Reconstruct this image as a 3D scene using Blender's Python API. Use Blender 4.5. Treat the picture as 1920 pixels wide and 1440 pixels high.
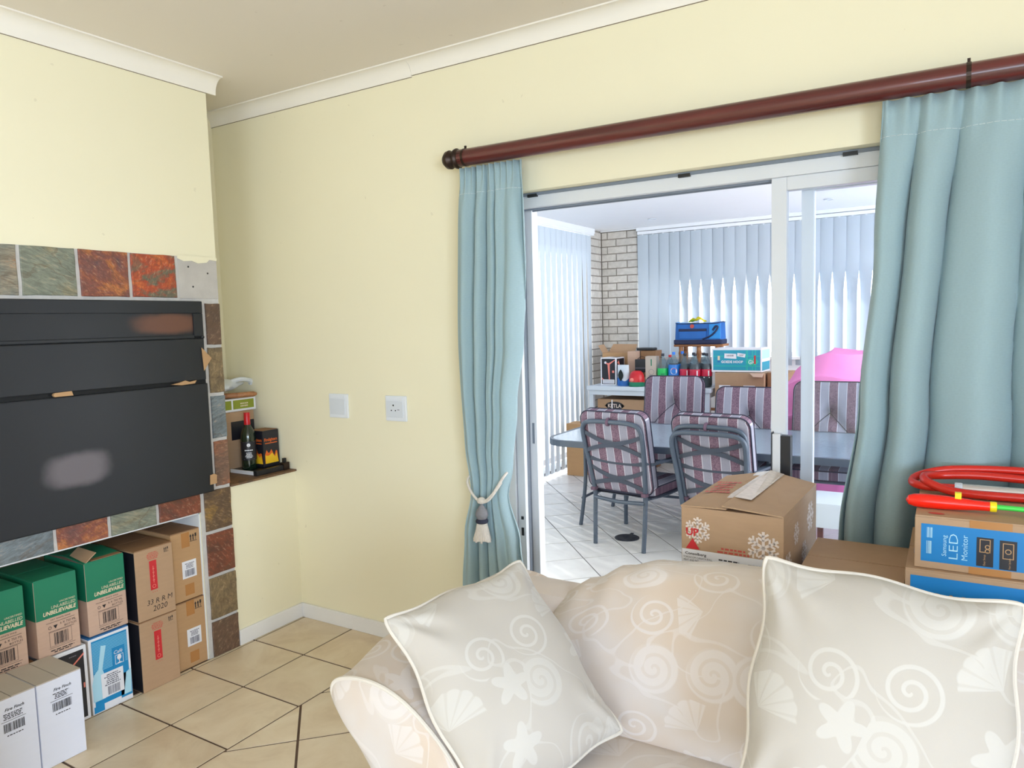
import bpy, bmesh, math, random
from mathutils import Vector, Matrix

for _o in list(bpy.data.objects):
    bpy.data.objects.remove(_o, do_unlink=True)
SC = bpy.context.scene
COL = SC.collection
rad = math.radians

# ------------------------------------------------------------------ camera
cam_d = bpy.data.cameras.new('camera')
cam_d.sensor_fit = 'HORIZONTAL'
cam_d.sensor_width = 36.0
cam_d.lens = 1360.35 / 1920 * 36.0
cam_d.clip_start = 0.05
cam = bpy.data.objects.new('camera', cam_d)
COL.objects.link(cam)
_yaw, _pit, _rol = -0.546058, -0.083145, -0.027893
_f = Vector((math.sin(_yaw) * math.cos(_pit), math.cos(_yaw) * math.cos(_pit), math.sin(_pit)))
_r = Vector((math.cos(_yaw), -math.sin(_yaw), 0))
_u = _r.cross(_f)
_r2 = _r * math.cos(_rol) + _u * math.sin(_rol)
_u2 = -_r * math.sin(_rol) + _u * math.cos(_rol)
_m = Matrix((_r2, _u2, -_f)).transposed().to_4x4()
_m.translation = Vector((2.894, -2.579, 1.5))
cam.matrix_world = _m
SC.camera = cam

# ------------------------------------------------------------------ world, daylight, exposure
SC.view_settings.view_transform = 'Standard'
SC.view_settings.look = 'None'
SC.view_settings.gamma = 1.0
SC.view_settings.use_curve_mapping = False
SC.view_settings.exposure = 0.24
SC.cycles.use_denoising = True
SC.cycles.max_bounces = 10
SC.cycles.diffuse_bounces = 6
SC.cycles.transparent_max_bounces = 16
SC.cycles.sample_clamp_indirect = 8.0

W = bpy.data.worlds.new('bright_hazy_sky')
SC.world = W
W.use_nodes = True
_bg = W.node_tree.nodes['Background']
_bg.inputs[0].default_value = (0.90, 0.95, 1.0, 1)
_bg.inputs[1].default_value = 3.0

def area(name, loc, rot, sx, sy, power, col):
    d = bpy.data.lights.new(name, 'AREA')
    d.shape = 'RECTANGLE'; d.size = sx; d.size_y = sy; d.energy = power; d.color = col
    o = bpy.data.objects.new(name, d); COL.objects.link(o)
    o.location = loc; o.rotation_euler = rot
    return o
# daylight entering through the living room's own windows (behind and to the right of the camera)
area('daylight_front_window', (3.6, -6.45, 1.45), (rad(90), 0, 0), 2.2, 1.35, 52, (0.595, 0.765, 1.0))
area('daylight_right_window', (5.28, -4.3, 1.45), (rad(90), 0, rad(90)), 2.1, 1.35, 150, (0.595, 0.765, 1.0))
# added area lamp that brightens the patio from its unseen, made-up open end
area('patio_side_fill', (5.15, 2.9, 1.25), (rad(90), 0, rad(90)), 4.6, 2.4, 125, (0.90, 0.945, 1.0))
_sd = bpy.data.lights.new('sun', 'SUN'); _sd.energy = 5.0; _sd.angle = rad(1.0); _sd.color = (1.0, 0.96, 0.88)
_so = bpy.data.objects.new('sun', _sd); COL.objects.link(_so)
_so.rotation_euler = Vector((0.80, -0.50, -0.62)).to_track_quat('-Z', 'Y').to_euler()

# ------------------------------------------------------------------ materials
def lin(c):
    if isinstance(c, str):
        c = tuple(int(c[i:i + 2], 16) for i in (0, 2, 4))
    return tuple(((v / 255) / 12.92 if v <= 10 else (((v / 255) + 0.055) / 1.055) ** 2.4) for v in c) + (1.0,)

class NT:
    def __init__(s, name):
        s.mat = bpy.data.materials.new(name); s.mat.use_nodes = True
        s.t = s.mat.node_tree; s.b = s.t.nodes['Principled BSDF']; s.out = s.t.nodes['Material Output']
    def n(s, typ, props=None, **inp):
        nd = s.t.nodes.new('ShaderNode' + typ)
        for k, v in (props or {}).items(): setattr(nd, k, v)
        for k, v in inp.items():
            key = int(k[1:]) if k[0] == '_' and k[1:].isdigit() else k.replace('_', ' ')
            s.set(nd.inputs[key], v)
        return nd
    def set(s, sock, v):
        if isinstance(v, bpy.types.NodeSocket): s.t.links.new(v, sock)
        else: sock.default_value = v
    def m(s, op, a, b=0.0, c=0.0, clamp=False):
        nd = s.t.nodes.new('ShaderNodeMath'); nd.operation = op; nd.use_clamp = clamp
        s.set(nd.inputs[0], a); s.set(nd.inputs[1], b); s.set(nd.inputs[2], c)
        return nd.outputs[0]
    def mix(s, f, a, b, typ='MIX'):
        nd = s.t.nodes.new('ShaderNodeMix'); nd.data_type = 'RGBA'; nd.blend_type = typ
        s.set(nd.inputs[0], f); s.set(nd.inputs[6], a); s.set(nd.inputs[7], b)
        return nd.outputs[2]
    def noise(s, vec, scale, detail=4, rough=0.55, dist=0.0, out=0):
        nd = s.n('TexNoise', Scale=scale, Detail=detail, Roughness=rough, Distortion=dist)
        if vec is not None: s.set(nd.inputs['Vector'], vec)
        return nd.outputs[out]
    def ramp(s, f, stops, interp='LINEAR'):
        nd = s.t.nodes.new('ShaderNodeValToRGB'); nd.color_ramp.interpolation = interp
        e = nd.color_ramp.elements
        while len(e) < len(stops): e.new(0.5)
        for i, (p, c) in enumerate(stops):
            e[i].position = p; e[i].color = lin(c) if not isinstance(c, (int, float)) else (c, c, c, 1)
        s.set(nd.inputs[0], f)
        return nd.outputs[0]
    def obj(s): return s.n('TexCoord').outputs['Object']
    def uv(s): return s.n('TexCoord').outputs['UV']
    def bump(s, h, strength=0.2, dist=0.01):
        nd = s.n('Bump', Strength=strength, Distance=dist); s.set(nd.inputs['Height'], h)
        s.set(s.b.inputs['Normal'], nd.outputs[0])
    def base(s, c): s.set(s.b.inputs['Base Color'], c)

def pmat(name, col, rough=0.6, metal=0.0, var=0.06, scale=6.0, bump=0.0, bscale=120.0, rand=0.0, spec=0.5, coat=0.0, trans=0.0):
    t = NT(name); c = lin(col); o = t.obj()
    if rand > 0:
        oi = t.n('ObjectInfo').outputs['Random']
        o = t.n('VectorMath', {'operation': 'ADD'}, _0=o, _1=t.n('CombineXYZ', X=t.m('MULTIPLY', oi, 37.0), Y=t.m('MULTIPLY', oi, 11.0)).outputs[0]).outputs[0]
    f = t.noise(o, scale)
    lo = tuple(v * (1 - var * 1.6) for v in c[:3]) + (1,)
    hi = tuple(min(1, v * (1 + var * 1.6)) for v in c[:3]) + (1,)
    k = t.mix(f, lo, hi)
    if rand > 0:
        k = t.mix(1.0, k, t.n('CombineColor', Red=t.m('ADD', t.m('MULTIPLY', oi, rand), 1 - rand / 2), Green=t.m('ADD', t.m('MULTIPLY', oi, rand), 1 - rand / 2), Blue=t.m('ADD', t.m('MULTIPLY', oi, rand), 1 - rand / 2)).outputs[0], 'MULTIPLY')
    t.base(k)
    t.b.inputs['Roughness'].default_value = rough; t.b.inputs['Metallic'].default_value = metal
    t.b.inputs['Specular IOR Level'].default_value = spec; t.b.inputs['Coat Weight'].default_value = coat
    if bump > 0: t.bump(t.noise(t.obj(), bscale, 3), bump, 0.004)
    if trans > 0:
        tr = t.n('BsdfTranslucent'); t.set(tr.inputs[0], k)
        ms = t.n('MixShader'); ms.inputs[0].default_value = trans
        t.t.links.new(t.b.outputs[0], ms.inputs[1]); t.t.links.new(tr.outputs[0], ms.inputs[2])
        t.t.links.new(ms.outputs[0], t.out.inputs[0])
    return t.mat

def tile_mat(name, cols, rough):
    t = NT(name); oi = t.n('ObjectInfo').outputs['Random']
    o = t.n('VectorMath', {'operation': 'ADD'}, _0=t.obj(), _1=t.n('CombineXYZ', X=t.m('MULTIPLY', oi, 53.0), Y=t.m('MULTIPLY', oi, 17.0)).outputs[0]).outputs[0]
    f = t.noise(o, 4.5, 6, 0.62, 0.8)
    k = t.ramp(f, [(0.28, cols[0]), (0.5, cols[1]), (0.75, cols[2])])
    g = t.m('ADD', t.m('MULTIPLY', oi, 0.10), 0.95)
    t.base(t.mix(1.0, k, t.n('CombineColor', Red=g, Green=g, Blue=g).outputs[0], 'MULTIPLY'))
    t.set(t.b.inputs['Roughness'], t.m('ADD', t.m('MULTIPLY', f, 0.15), rough))
    t.bump(t.noise(o, 14, 3), 0.08, 0.003)
    return t.mat

def slate_mat(name, stops, scale=9.0, dist=2.0, seed=0.0, stretch=(1, 1, 1.6)):
    t = NT(name)
    o = t.n('Mapping', Vector=t.obj(), Location=(seed * 3.1, seed * 1.7, seed * 2.3), Rotation=(0.5 * seed, 0.0, 0.0), Scale=stretch).outputs[0]
    f = t.noise(o, scale * 0.8, 10, 0.66, dist * 0.5)
    k = t.ramp(f, stops)
    g = t.noise(t.n('Mapping', Vector=o, Rotation=(0.6, 0, 0), Scale=(1, 1.0, 3.0)).outputs[0], scale * 5, 8, 0.75, 0.6)
    vein = t.m('LESS_THAN', t.m('ABSOLUTE', t.m('SUBTRACT', t.noise(o, scale * 0.7, 4, 0.5, 1.0), 0.5)), 0.012)
    k = t.mix(t.n('MapRange', Value=g, From_Min=0.45, From_Max=0.8).outputs[0], k, lin((72, 58, 50)))
    k = t.mix(t.n('MapRange', Value=g, From_Min=0.45, From_Max=0.2).outputs[0], k, lin((196, 168, 138)))
    k = t.mix(t.m('MULTIPLY', vein, 0.35), k, lin((96, 72, 52)))
    t.base(k); t.b.inputs['Roughness'].default_value = 0.55
    t.bump(t.m('ADD', f, t.m('MULTIPLY', g, 0.4)), 0.5, 0.008)
    return t.mat

def wall_mat(name, col, var=0.03):
    t = NT(name); o = t.obj(); c = lin(col)
    f = t.noise(o, 0.9, 5, 0.5)
    k = t.mix(f, tuple(v * (1 - var) for v in c[:3]) + (1,), tuple(min(1, v * (1 + var)) for v in c[:3]) + (1,))
    sp = t.m('GREATER_THAN', t.noise(o, 26, 2, 0.4), 0.765)     # small scuffs
    k = t.mix(t.m('MULTIPLY', sp, 0.12), k, lin((120, 95, 60)))
    t.base(k); t.b.inputs['Roughness'].default_value = 0.75; t.b.inputs['Specular IOR Level'].default_value = 0.25
    t.bump(t.noise(o, 60, 4), 0.06, 0.004)
    return t.mat

def card_mat(name, col, var=0.08):
    t = NT(name); o = t.obj(); c = lin(col)
    f = t.noise(t.n('Mapping', Vector=o, Scale=(1, 1, 6)).outputs[0], 14, 4, 0.6)
    g = t.noise(o, 3.0, 3)
    k = t.mix(t.m('ADD', t.m('MULTIPLY', f, 0.5), t.m('MULTIPLY', g, 0.5)), tuple(v * (1 - var * 2) for v in c[:3]) + (1,), tuple(min(1, v * (1 + var * 2)) for v in c[:3]) + (1,))
    t.base(k); t.b.inputs['Roughness'].default_value = 0.72; t.b.inputs['Specular IOR Level'].default_value = 0.3
    t.bump(f, 0.06, 0.003)
    return t.mat

def fabric_mat(name, col, weave=420.0, var=0.06, trans=0.0, rough=0.9):
    t = NT(name); o = t.uv(); c = lin(col)
    w1 = t.n('TexWave', {'bands_direction': 'X'}, Vector=o, Scale=weave / 6.28).outputs[1]
    w2 = t.n('TexWave', {'bands_direction': 'Y'}, Vector=o, Scale=weave / 6.28).outputs[1]
    g = t.noise(t.n('Mapping', Vector=o, Scale=(1, 3.5, 1)).outputs[0], 90, 3)
    f = t.m('ADD', t.m('MULTIPLY', g, 0.8), t.m('MULTIPLY', t.m('MULTIPLY', w1, w2), 0.2))
    k = t.mix(f, tuple(v * (1 - var * 2) for v in c[:3]) + (1,), tuple(min(1, v * (1 + var * 2)) for v in c[:3]) + (1,))
    t.base(k); t.b.inputs['Roughness'].default_value = rough; t.b.inputs['Specular IOR Level'].default_value = 0.15
    t.b.inputs['Sheen Weight'].default_value = 0.25
    t.bump(f, 0.12, 0.002)
    if trans > 0:
        tr = t.n('BsdfTranslucent'); t.set(tr.inputs[0], k)
        ms = t.n('MixShader'); ms.inputs[0].default_value = trans
        t.t.links.new(t.b.outputs[0], ms.inputs[1]); t.t.links.new(tr.outputs[0], ms.inputs[2])
        t.t.links.new(ms.outputs[0], t.out.inputs[0])
    return t.mat

def shell_mat(name, base, pale, seed=0.0, cell=7.2, amount=0.75):
    """woven shell, spiral and starfish motifs joined by curling stems, pale on tan; UV in metres"""
    t = NT(name)
    uv = t.n('Mapping', Vector=t.uv(), Location=(seed, seed * 0.37, 0), Scale=(cell, cell, 1)).outputs[0]
    v = t.n('TexVoronoi', {'voronoi_dimensions': '2D'}, Vector=uv, Scale=1.0, Randomness=0.55)
    d = t.n('VectorMath', {'operation': 'SUBTRACT'}, _0=uv, _1=v.outputs['Position']).outputs[0]
    xyz = t.n('SeparateXYZ', Vector=d); rgb = t.n('SeparateColor', Color=v.outputs['Color'])
    r = t.m('SQRT', t.m('ADD', t.m('MULTIPLY', xyz.outputs[0], xyz.outputs[0]), t.m('MULTIPLY', xyz.outputs[1], xyz.outputs[1])))
    a0 = t.m('ARCTAN2', xyz.outputs[1], xyz.outputs[0])
    a = t.m('WRAP', t.m('ADD', a0, t.m('MULTIPLY', rgb.outputs[0], 6.28)), math.pi, -math.pi)
    def sm(x, lo, hi): return t.n('MapRange', {'interpolation_type': 'SMOOTHSTEP'}, Value=x, From_Min=lo, From_Max=hi).outputs[0]
    def inv(x): return t.m('SUBTRACT', 1.0, x)
    pick = rgb.outputs[1]
    # spiral line
    ph = t.m('FRACT', t.m('ADD', t.m('MULTIPLY', r, 5.4), t.m('DIVIDE', a, 6.2832)))
    line = inv(sm(t.m('ABSOLUTE', t.m('SUBTRACT', ph, 0.5)), 0.10, 0.20))
    spiral = t.m('MULTIPLY', line, inv(sm(r, 0.40, 0.43)))
    # snail: filled disc with a darker spiral
    snail = t.m('MULTIPLY', inv(sm(r, 0.40, 0.44)), t.m('SUBTRACT', 1.0, t.m('MULTIPLY', line, 0.65)))
    # scallop fan
    fan = t.m('MULTIPLY', t.m('MULTIPLY', inv(sm(t.m('ABSOLUTE', a), 0.95, 1.02)), inv(sm(t.m('ADD', r, t.m('MULTIPLY', t.m('ABSOLUTE', t.m('SINE', t.m('MULTIPLY', a, 7.5))), -0.03)), 0.50, 0.53))),
              t.m('ADD', 0.45, t.m('MULTIPLY', 0.55, sm(t.m('ABSOLUTE', t.m('SINE', t.m('MULTIPLY', a, 7.5))), 0.15, 0.5))))
    # starfish
    star = inv(sm(t.m('SUBTRACT', r, t.m('MULTIPLY', 0.18, t.m('POWER', t.m('ABSOLUTE', t.m('COSINE', t.m('MULTIPLY', a, 2.5))), 2.0))), 0.15, 0.18))
    s1 = t.m('LESS_THAN', pick, 0.28)
    s2 = t.m('MULTIPLY', t.m('GREATER_THAN', pick, 0.28), t.m('LESS_THAN', pick, 0.52))
    s3 = t.m('MULTIPLY', t.m('GREATER_THAN', pick, 0.52), t.m('LESS_THAN', pick, 0.76))
    s4 = t.m('GREATER_THAN', pick, 0.76)
    mk = t.m('ADD', t.m('ADD', t.m('MULTIPLY', s1, spiral), t.m('MULTIPLY', s2, snail)), t.m('ADD', t.m('MULTIPLY', s3, fan), t.m('MULTIPLY', s4, star)))
    # stems
    nz = t.noise(uv, 0.75, 1, 0.4, 0.9)
    stem = inv(sm(t.m('ABSOLUTE', t.m('SUBTRACT', nz, 0.5)), 0.008, 0.016))
    mk = t.m('MINIMUM', t.m('ADD', mk, t.m('MULTIPLY', stem, 0.7)), 1.0)
    soft = t.noise(t.uv(), 3.0, 3)
    c0 = t.mix(t.n('MapRange', Value=soft, From_Min=0.35, From_Max=0.7).outputs[0], lin(base[0]), lin(base[1]))
    t.base(t.mix(t.m('MULTIPLY', mk, amount), c0, lin(pale)))
    t.b.inputs['Roughness'].default_value = 0.85; t.b.inputs['Specular IOR Level'].default_value = 0.2
    t.b.inputs['Sheen Weight'].default_value = 0.2
    t.bump(t.m('ADD', mk, t.m('MULTIPLY', t.noise(t.uv(), 300, 2), 0.3)), 0.12, 0.003)
    return t.mat

def stripe_mat(name):
    t = NT(name); x = t.n('SeparateXYZ', Vector=t.uv()).outputs[0]
    fr = t.m('FRACT', t.m('ADD', t.m('DIVIDE', x, 0.128), 0.02))
    st = t.m('GREATER_THAN', fr, 0.50)
    ed = t.m('LESS_THAN', t.m('ABSOLUTE', t.m('SUBTRACT', t.m('ABSOLUTE', t.m('SUBTRACT', fr, 0.75)), 0.24)), 0.02)
    leaf = t.noise(t.uv(), 55, 3, 0.6, 2.5)
    mv = t.mix(t.m('GREATER_THAN', leaf, 0.5), lin((98, 76, 94)), lin((124, 100, 116)))
    gy = t.mix(leaf, lin((126, 126, 144)), lin((154, 154, 168)))
    k = t.mix(st, mv, gy); k = t.mix(ed, k, lin((190, 190, 202)))
    t.base(k); t.b.inputs['Roughness'].default_value = 0.85
    t.bump(leaf, 0.1, 0.002)
    return t.mat

def glass_mat(name, tint=(0.96, 0.98, 1.0), gloss=0.06):
    t = NT(name)
    tr = t.n('BsdfTransparent'); tr.inputs[0].default_value = tint + (1,)
    gl = t.n('BsdfGlossy'); gl.inputs['Roughness'].default_value = 0.02
    fz = t.n('Fresnel', IOR=1.35)
    ms = t.n('MixShader', _0=t.m('MULTIPLY', fz.outputs[0], 1.0))
    t.t.links.new(tr.outputs[0], ms.inputs[1]); t.t.links.new(gl.outputs[0], ms.inputs[2])
    t.t.links.new(ms.outputs[0], t.out.inputs[0])
    return t.mat

def plastic_clear(name, col):
    t = NT(name)
    tr = t.n('BsdfTransparent'); tr.inputs[0].default_value = lin(col)
    ms = t.n('MixShader', _0=0.14)
    t.base(lin((170, 190, 200))); t.b.inputs['Roughness'].default_value = 0.1
    t.t.links.new(tr.outputs[0], ms.inputs[1]); t.t.links.new(t.b.outputs[0], ms.inputs[2])
    t.t.links.new(ms.outputs[0], t.out.inputs[0])
    return t.mat

def wood_mat(name, dark, light, rough=0.35, scale=3.0, coat=0.0, stretch=(0.3, 6, 6)):
    t = NT(name)
    o = t.n('Mapping', Vector=t.obj(), Scale=stretch).outputs[0]
    f = t.noise(o, scale, 5, 0.6, 1.0)
    t.base(t.ramp(f, [(0.3, dark), (0.7, light)]))
    t.b.inputs['Roughness'].default_value = rough; t.b.inputs['Coat Weight'].default_value = coat
    return t.mat

def panel_mat(name, colour_areas=None):
    """black painted steel of the barbecue with wiped dust and soft-edged colour areas"""
    t = NT(name); o = t.obj()
    f = t.noise(o, 3.5, 4)
    k = t.mix(f, lin((14, 17, 23)), lin((24, 29, 38)))
    for (cy, cz, ry, rz, col, amt) in colour_areas or []:
        s = t.n('SeparateXYZ', Vector=o)
        dy = t.m('DIVIDE', t.m('SUBTRACT', s.outputs[1], cy), ry); dz = t.m('DIVIDE', t.m('SUBTRACT', s.outputs[2], cz), rz)
        r = t.m('SQRT', t.m('ADD', t.m('POWER', t.m('ABSOLUTE', dy), 3.0), t.m('POWER', t.m('ABSOLUTE', dz), 3.0)))
        r = t.m('ADD', r, t.m('MULTIPLY', t.m('SUBTRACT', t.noise(o, 9, 3), 0.5), 0.5))
        mk = t.n('MapRange', {'interpolation_type': 'SMOOTHSTEP'}, Value=r, From_Min=1.05, From_Max=0.35).outputs[0]
        k = t.mix(t.m('MULTIPLY', mk, amt), k, lin(col))
    t.base(k); t.b.inputs['Metallic'].default_value = 0.0
    t.set(t.b.inputs['Roughness'], t.m('ADD', 0.36, t.m('MULTIPLY', f, 0.16)))
    t.bump(t.noise(o, 90, 3), 0.04, 0.002)
    return t.mat

MT = dict(
    wall=wall_mat('yellow_wall_paint', (237, 229, 200)),
    ceiling=wall_mat('ceiling_paint', (232, 224, 214), 0.015),
    white=pmat('white_gloss_paint', (232, 230, 228), 0.45, var=0.02),
    cove=pmat('white_cornice_paint', (240, 234, 224), 0.6, var=0.015),
    reveal=pmat('white_matt_paint', (226, 228, 230), 0.7, var=0.02),
    patio_ceiling=pmat('patio_ceiling_paint', (240, 242, 246), 0.7, var=0.01),
    tile=tile_mat('beige_floor_tile', [(204, 182, 152), (218, 199, 170), (228, 212, 186)], 0.28),
    ptile=tile_mat('patio_floor_tile', [(205, 203, 202), (216, 215, 214), (222, 221, 220)], 0.3),
    grout=pmat('dark_brown_grout', (92, 70, 56), 0.9),
    pgrout=pmat('grey_grout', (104, 102, 104), 0.9),
    brick=pmat('grey_white_brick', (196, 192, 186), 0.9, var=0.16, scale=22, bump=0.9, bscale=60, rand=0.16),
    mortar=pmat('brick_mortar', (150, 144, 138), 0.95, var=0.1),
    slategrout=pmat('slate_grout', (198, 194, 190), 0.9, var=0.12, scale=30, bump=0.3),
    concrete=pmat('bare_concrete_patch', (188, 182, 176), 0.9, var=0.1, scale=12, bump=0.6, bscale=40),
    alu=pmat('grey_white_aluminium', (214, 216, 220), 0.35, 0.0, var=0.02),
    aludark=pmat('door_channel', (120, 128, 140), 0.4, var=0.02),
    glass=glass_mat('window_glass'),
    black=pmat('black_plastic', (24, 25, 30), 0.4),
    blackshadow=pmat('black_steel_gap', (10, 11, 13), 0.7),
    rod=wood_mat('mahogany_varnish', (66, 24, 24), (104, 42, 38), 0.28, 4, 0.4),
    darkmetal=pmat('dark_bronze_metal', (58, 44, 36), 0.4, 0.6),
    curtain=fabric_mat('blue_green_curtain', (166, 190, 196), 420, 0.06, 0.18),
    thread=pmat('pale_stitching', (215, 225, 225), 0.8),
    rope=pmat('cream_cord', (214, 206, 196), 0.85, var=0.12, scale=90),
    tasselgrey=pmat('grey_tassel_head', (128, 126, 130), 0.8, var=0.15, scale=90),
    navy=pmat('navy_piping', (34, 36, 58), 0.7),
    plate=pmat('white_switch_plastic', (228, 231, 236), 0.3, var=0.01),
    plate2=pmat('switch_module_plastic', (216, 220, 226), 0.3, var=0.01),
    braai=panel_mat('black_barbecue_panel'),
    braai_hood=panel_mat('black_barbecue_hood', [(0.455, 0.765, 0.19, 0.050, (112, 72, 54), 0.85)]),  # soft brown patch near one end of the hood inset
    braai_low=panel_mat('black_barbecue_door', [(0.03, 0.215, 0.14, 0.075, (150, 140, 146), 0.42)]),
    card=card_mat('brown_cardboard', (178, 146, 116)),
    card2=card_mat('tan_cardboard', (184, 146, 106)),
    card3=card_mat('pale_cardboard', (198, 166, 146)),
    carddark=card_mat('darker_brown_cardboard', (148, 112, 82)),
    cardgrey=card_mat('grey_white_cardboard', (188, 176, 164), 0.04),
    cardwhite=card_mat('white_cardboard', (222, 224, 236), 0.02),
    tape=pmat('brown_packing_tape', (178, 124, 72), 0.25),
    cleartape=pmat('pale_packing_tape', (212, 196, 182), 0.15, var=0.15, scale=60),
    green=pmat('green_print', (20, 120, 88), 0.5, var=0.03),
    cream=pmat('cream_print', (222, 206, 176), 0.6),
    ink=pmat('black_print', (34, 30, 34), 0.6),
    greyink=pmat('grey_print', (110, 108, 120), 0.6),
    red=pmat('red_print', (198, 36, 44), 0.5),
    redink=pmat('rust_red_print', (190, 78, 66), 0.6),
    paper=pmat('white_paper', (228, 228, 234), 0.55, var=0.01),
    blueprint=pmat('blue_print', (14, 134, 192), 0.4, var=0.03),
    blueline=pmat('light_blue_print', (120, 194, 226), 0.4),
    bluepale=pmat('pale_blue_print', (172, 216, 234), 0.4),
    bluedeep=pmat('deep_blue_print', (22, 104, 170), 0.4),
    blacksheet=pmat('black_box_print', (30, 30, 38), 0.4, var=0.2),
    coral=pmat('coral_print', (232, 132, 118), 0.5),
    teal=pmat('teal_print', (20, 150, 178), 0.4, var=0.04),
    tealgreen=pmat('sea_green_print', (36, 190, 168), 0.4),
    snow=pmat('white_snowflake_print', (222, 206, 196), 0.65),
    sblue=pmat('electric_blue_print', (16, 122, 188), 0.45, var=0.02),
    ledge=wood_mat('brown_slate_ledge', (84, 62, 46), (130, 96, 66), 0.6, 5, 0, (4, 4, 4)),
    bottleglass=pmat('dark_green_bottle_glass', (16, 34, 22), 0.08, spec=0.8),
    capred=pmat('red_foil', (200, 24, 36), 0.3),
    flame1=pmat('yellow_flame_print', (248, 196, 40), 0.4), flame2=pmat('orange_flame_print', (226, 104, 34), 0.4),
    olive=pmat('olive_green_print', (140, 150, 44), 0.5),
    wood=wood_mat('light_brown_wood', (140, 88, 52), (186, 132, 88), 0.5, 4),
    whitecloth=pmat('white_plastic_bag', (214, 218, 224), 0.5, var=0.04),
    frame=pmat('slate_blue_grey_steel', (70, 82, 98), 0.4, 0.1, var=0.04),
    strap=pmat('dark_grey_webbing', (58, 66, 82), 0.7, var=0.05),
    stripe=stripe_mat('mauve_striped_cushion'),
    tableglass=pmat('frosted_table_glass', (138, 156, 170), 0.12, var=0.08, scale=40, bump=0.25, bscale=70),
    bluewhite=pmat('white_painted_table', (206, 216, 226), 0.4, var=0.02),
    pink=pmat('pink_fabric', (232, 128, 190), 0.8, var=0.05),
    bagblue=pmat('blue_bag_nylon', (26, 98, 176), 0.55, var=0.06), bagsky=pmat('bright_blue_bag_nylon', (40, 140, 214), 0.55),
    bagnavy=pmat('navy_bag_trim', (26, 36, 72), 0.6),
    yellow=pmat('yellow_cloth', (226, 210, 40), 0.7, var=0.12, scale=20), lime=pmat('green_cloth', (90, 190, 90), 0.7),
    pet=plastic_clear('clear_bottle_plastic', (226, 236, 240)),
    cola=pmat('dark_cola', (32, 20, 26), 0.1), petgreen=pmat('clear_drink', (200, 226, 216), 0.1),
    lemon=pmat('bright_green_label', (24, 190, 92), 0.4), capdark=pmat('black_bottle_cap', (30, 34, 48), 0.4),
    capblue=pmat('blue_bottle_cap', (40, 120, 220), 0.4), pepsi=pmat('blue_drink_label', (36, 120, 206), 0.35),
    colared=pmat('red_drink_label', (196, 30, 66), 0.4),
    slat=pmat('pale_blue_blind_fabric', (190, 201, 212), 0.8, var=0.01, trans=0.10),
    blindrail=pmat('white_blind_rail', (232, 236, 242), 0.4, var=0.01),
    redhose=pmat('red_rubber_tube', (208, 40, 28), 0.25), silver=pmat('clear_silver_tube', (196, 190, 186), 0.15, 0.4),
    redneon=pmat('orange_red_plastic', (252, 36, 16), 0.25), yneon=pmat('yellow_plastic', (246, 220, 24), 0.35), gneon=pmat('green_plastic', (70, 214, 80), 0.35),
    drain=pmat('black_drain_iron', (40, 44, 56), 0.6),
    sofa=shell_mat('shell_woven_upholstery', ((206, 188, 172), (209, 202, 199)), (221, 214, 212), 0.3, 6.4, 0.55),
    pillow=shell_mat('shell_woven_pillow_cover', ((188, 181, 173), (194, 187, 180)), (205, 201, 196), 1.9, 6.8, 0.7),
    pipe=pmat('cream_fabric_piping', (214, 206, 196), 0.8),
    armchair=pmat('cream_upholstery', (232, 224, 210), 0.85),
    concretepave=pmat('pale_paving', (214, 212, 208), 0.9),
    lamp=pmat('downlight_ring', (200, 206, 216), 0.4),
)
SL = [
    slate_mat('slate_grey_orange', [(0.30, (118, 126, 118)), (0.5, (150, 140, 120)), (0.6, (196, 120, 66)), (0.8, (220, 160, 110))], 5, 1.5, 0.4),
    slate_mat('slate_olive_grey', [(0.25, (104, 112, 98)), (0.5, (132, 138, 122)), (0.65, (140, 126, 92)), (0.8, (120, 122, 80))], 4, 1.2, 1.3),
    slate_mat('slate_purple_rust', [(0.28, (100, 74, 78)), (0.48, (140, 78, 62)), (0.6, (196, 118, 60)), (0.75, (110, 84, 92))], 7, 2.5, 2.2),
    slate_mat('slate_orange_red', [(0.3, (92, 94, 84)), (0.44, (110, 104, 84)), (0.5, (176, 70, 40)), (0.66, (226, 128, 58)), (0.8, (160, 62, 52))], 5, 2.0, 3.7),
    slate_mat('slate_brown', [(0.3, (74, 58, 48)), (0.55, (112, 84, 66)), (0.75, (96, 78, 62))], 5, 1.0, 4.1),
    slate_mat('slate_grey_blue', [(0.3, (94, 104, 110)), (0.55, (122, 134, 140)), (0.75, (104, 100, 96))], 4, 1.0, 5.2),
    slate_mat('slate_rust_brown', [(0.3, (92, 72, 64)), (0.5, (132, 98, 80)), (0.65, (160, 96, 66)), (0.8, (84, 66, 60))], 8, 1.6, 6.4),
    slate_mat('slate_golden_brown', [(0.3, (78, 62, 48)), (0.5, (110, 84, 58)), (0.62, (166, 128, 62)), (0.75, (88, 70, 56))], 6, 2.0, 7.7),
    slate_mat('slate_red_brown', [(0.3, (88, 52, 40)), (0.5, (136, 70, 46)), (0.65, (112, 60, 46)), (0.8, (70, 50, 44))], 5, 1.8, 8.5),
    slate_mat('slate_tan_olive', [(0.3, (104, 88, 66)), (0.55, (140, 118, 84)), (0.75, (116, 106, 84))], 5, 1.2, 9.6),
]

# ------------------------------------------------------------------ geometry helpers
def link(o, parent=None):
    COL.objects.link(o)
    if parent is not None: o.parent = parent
    return o

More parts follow.
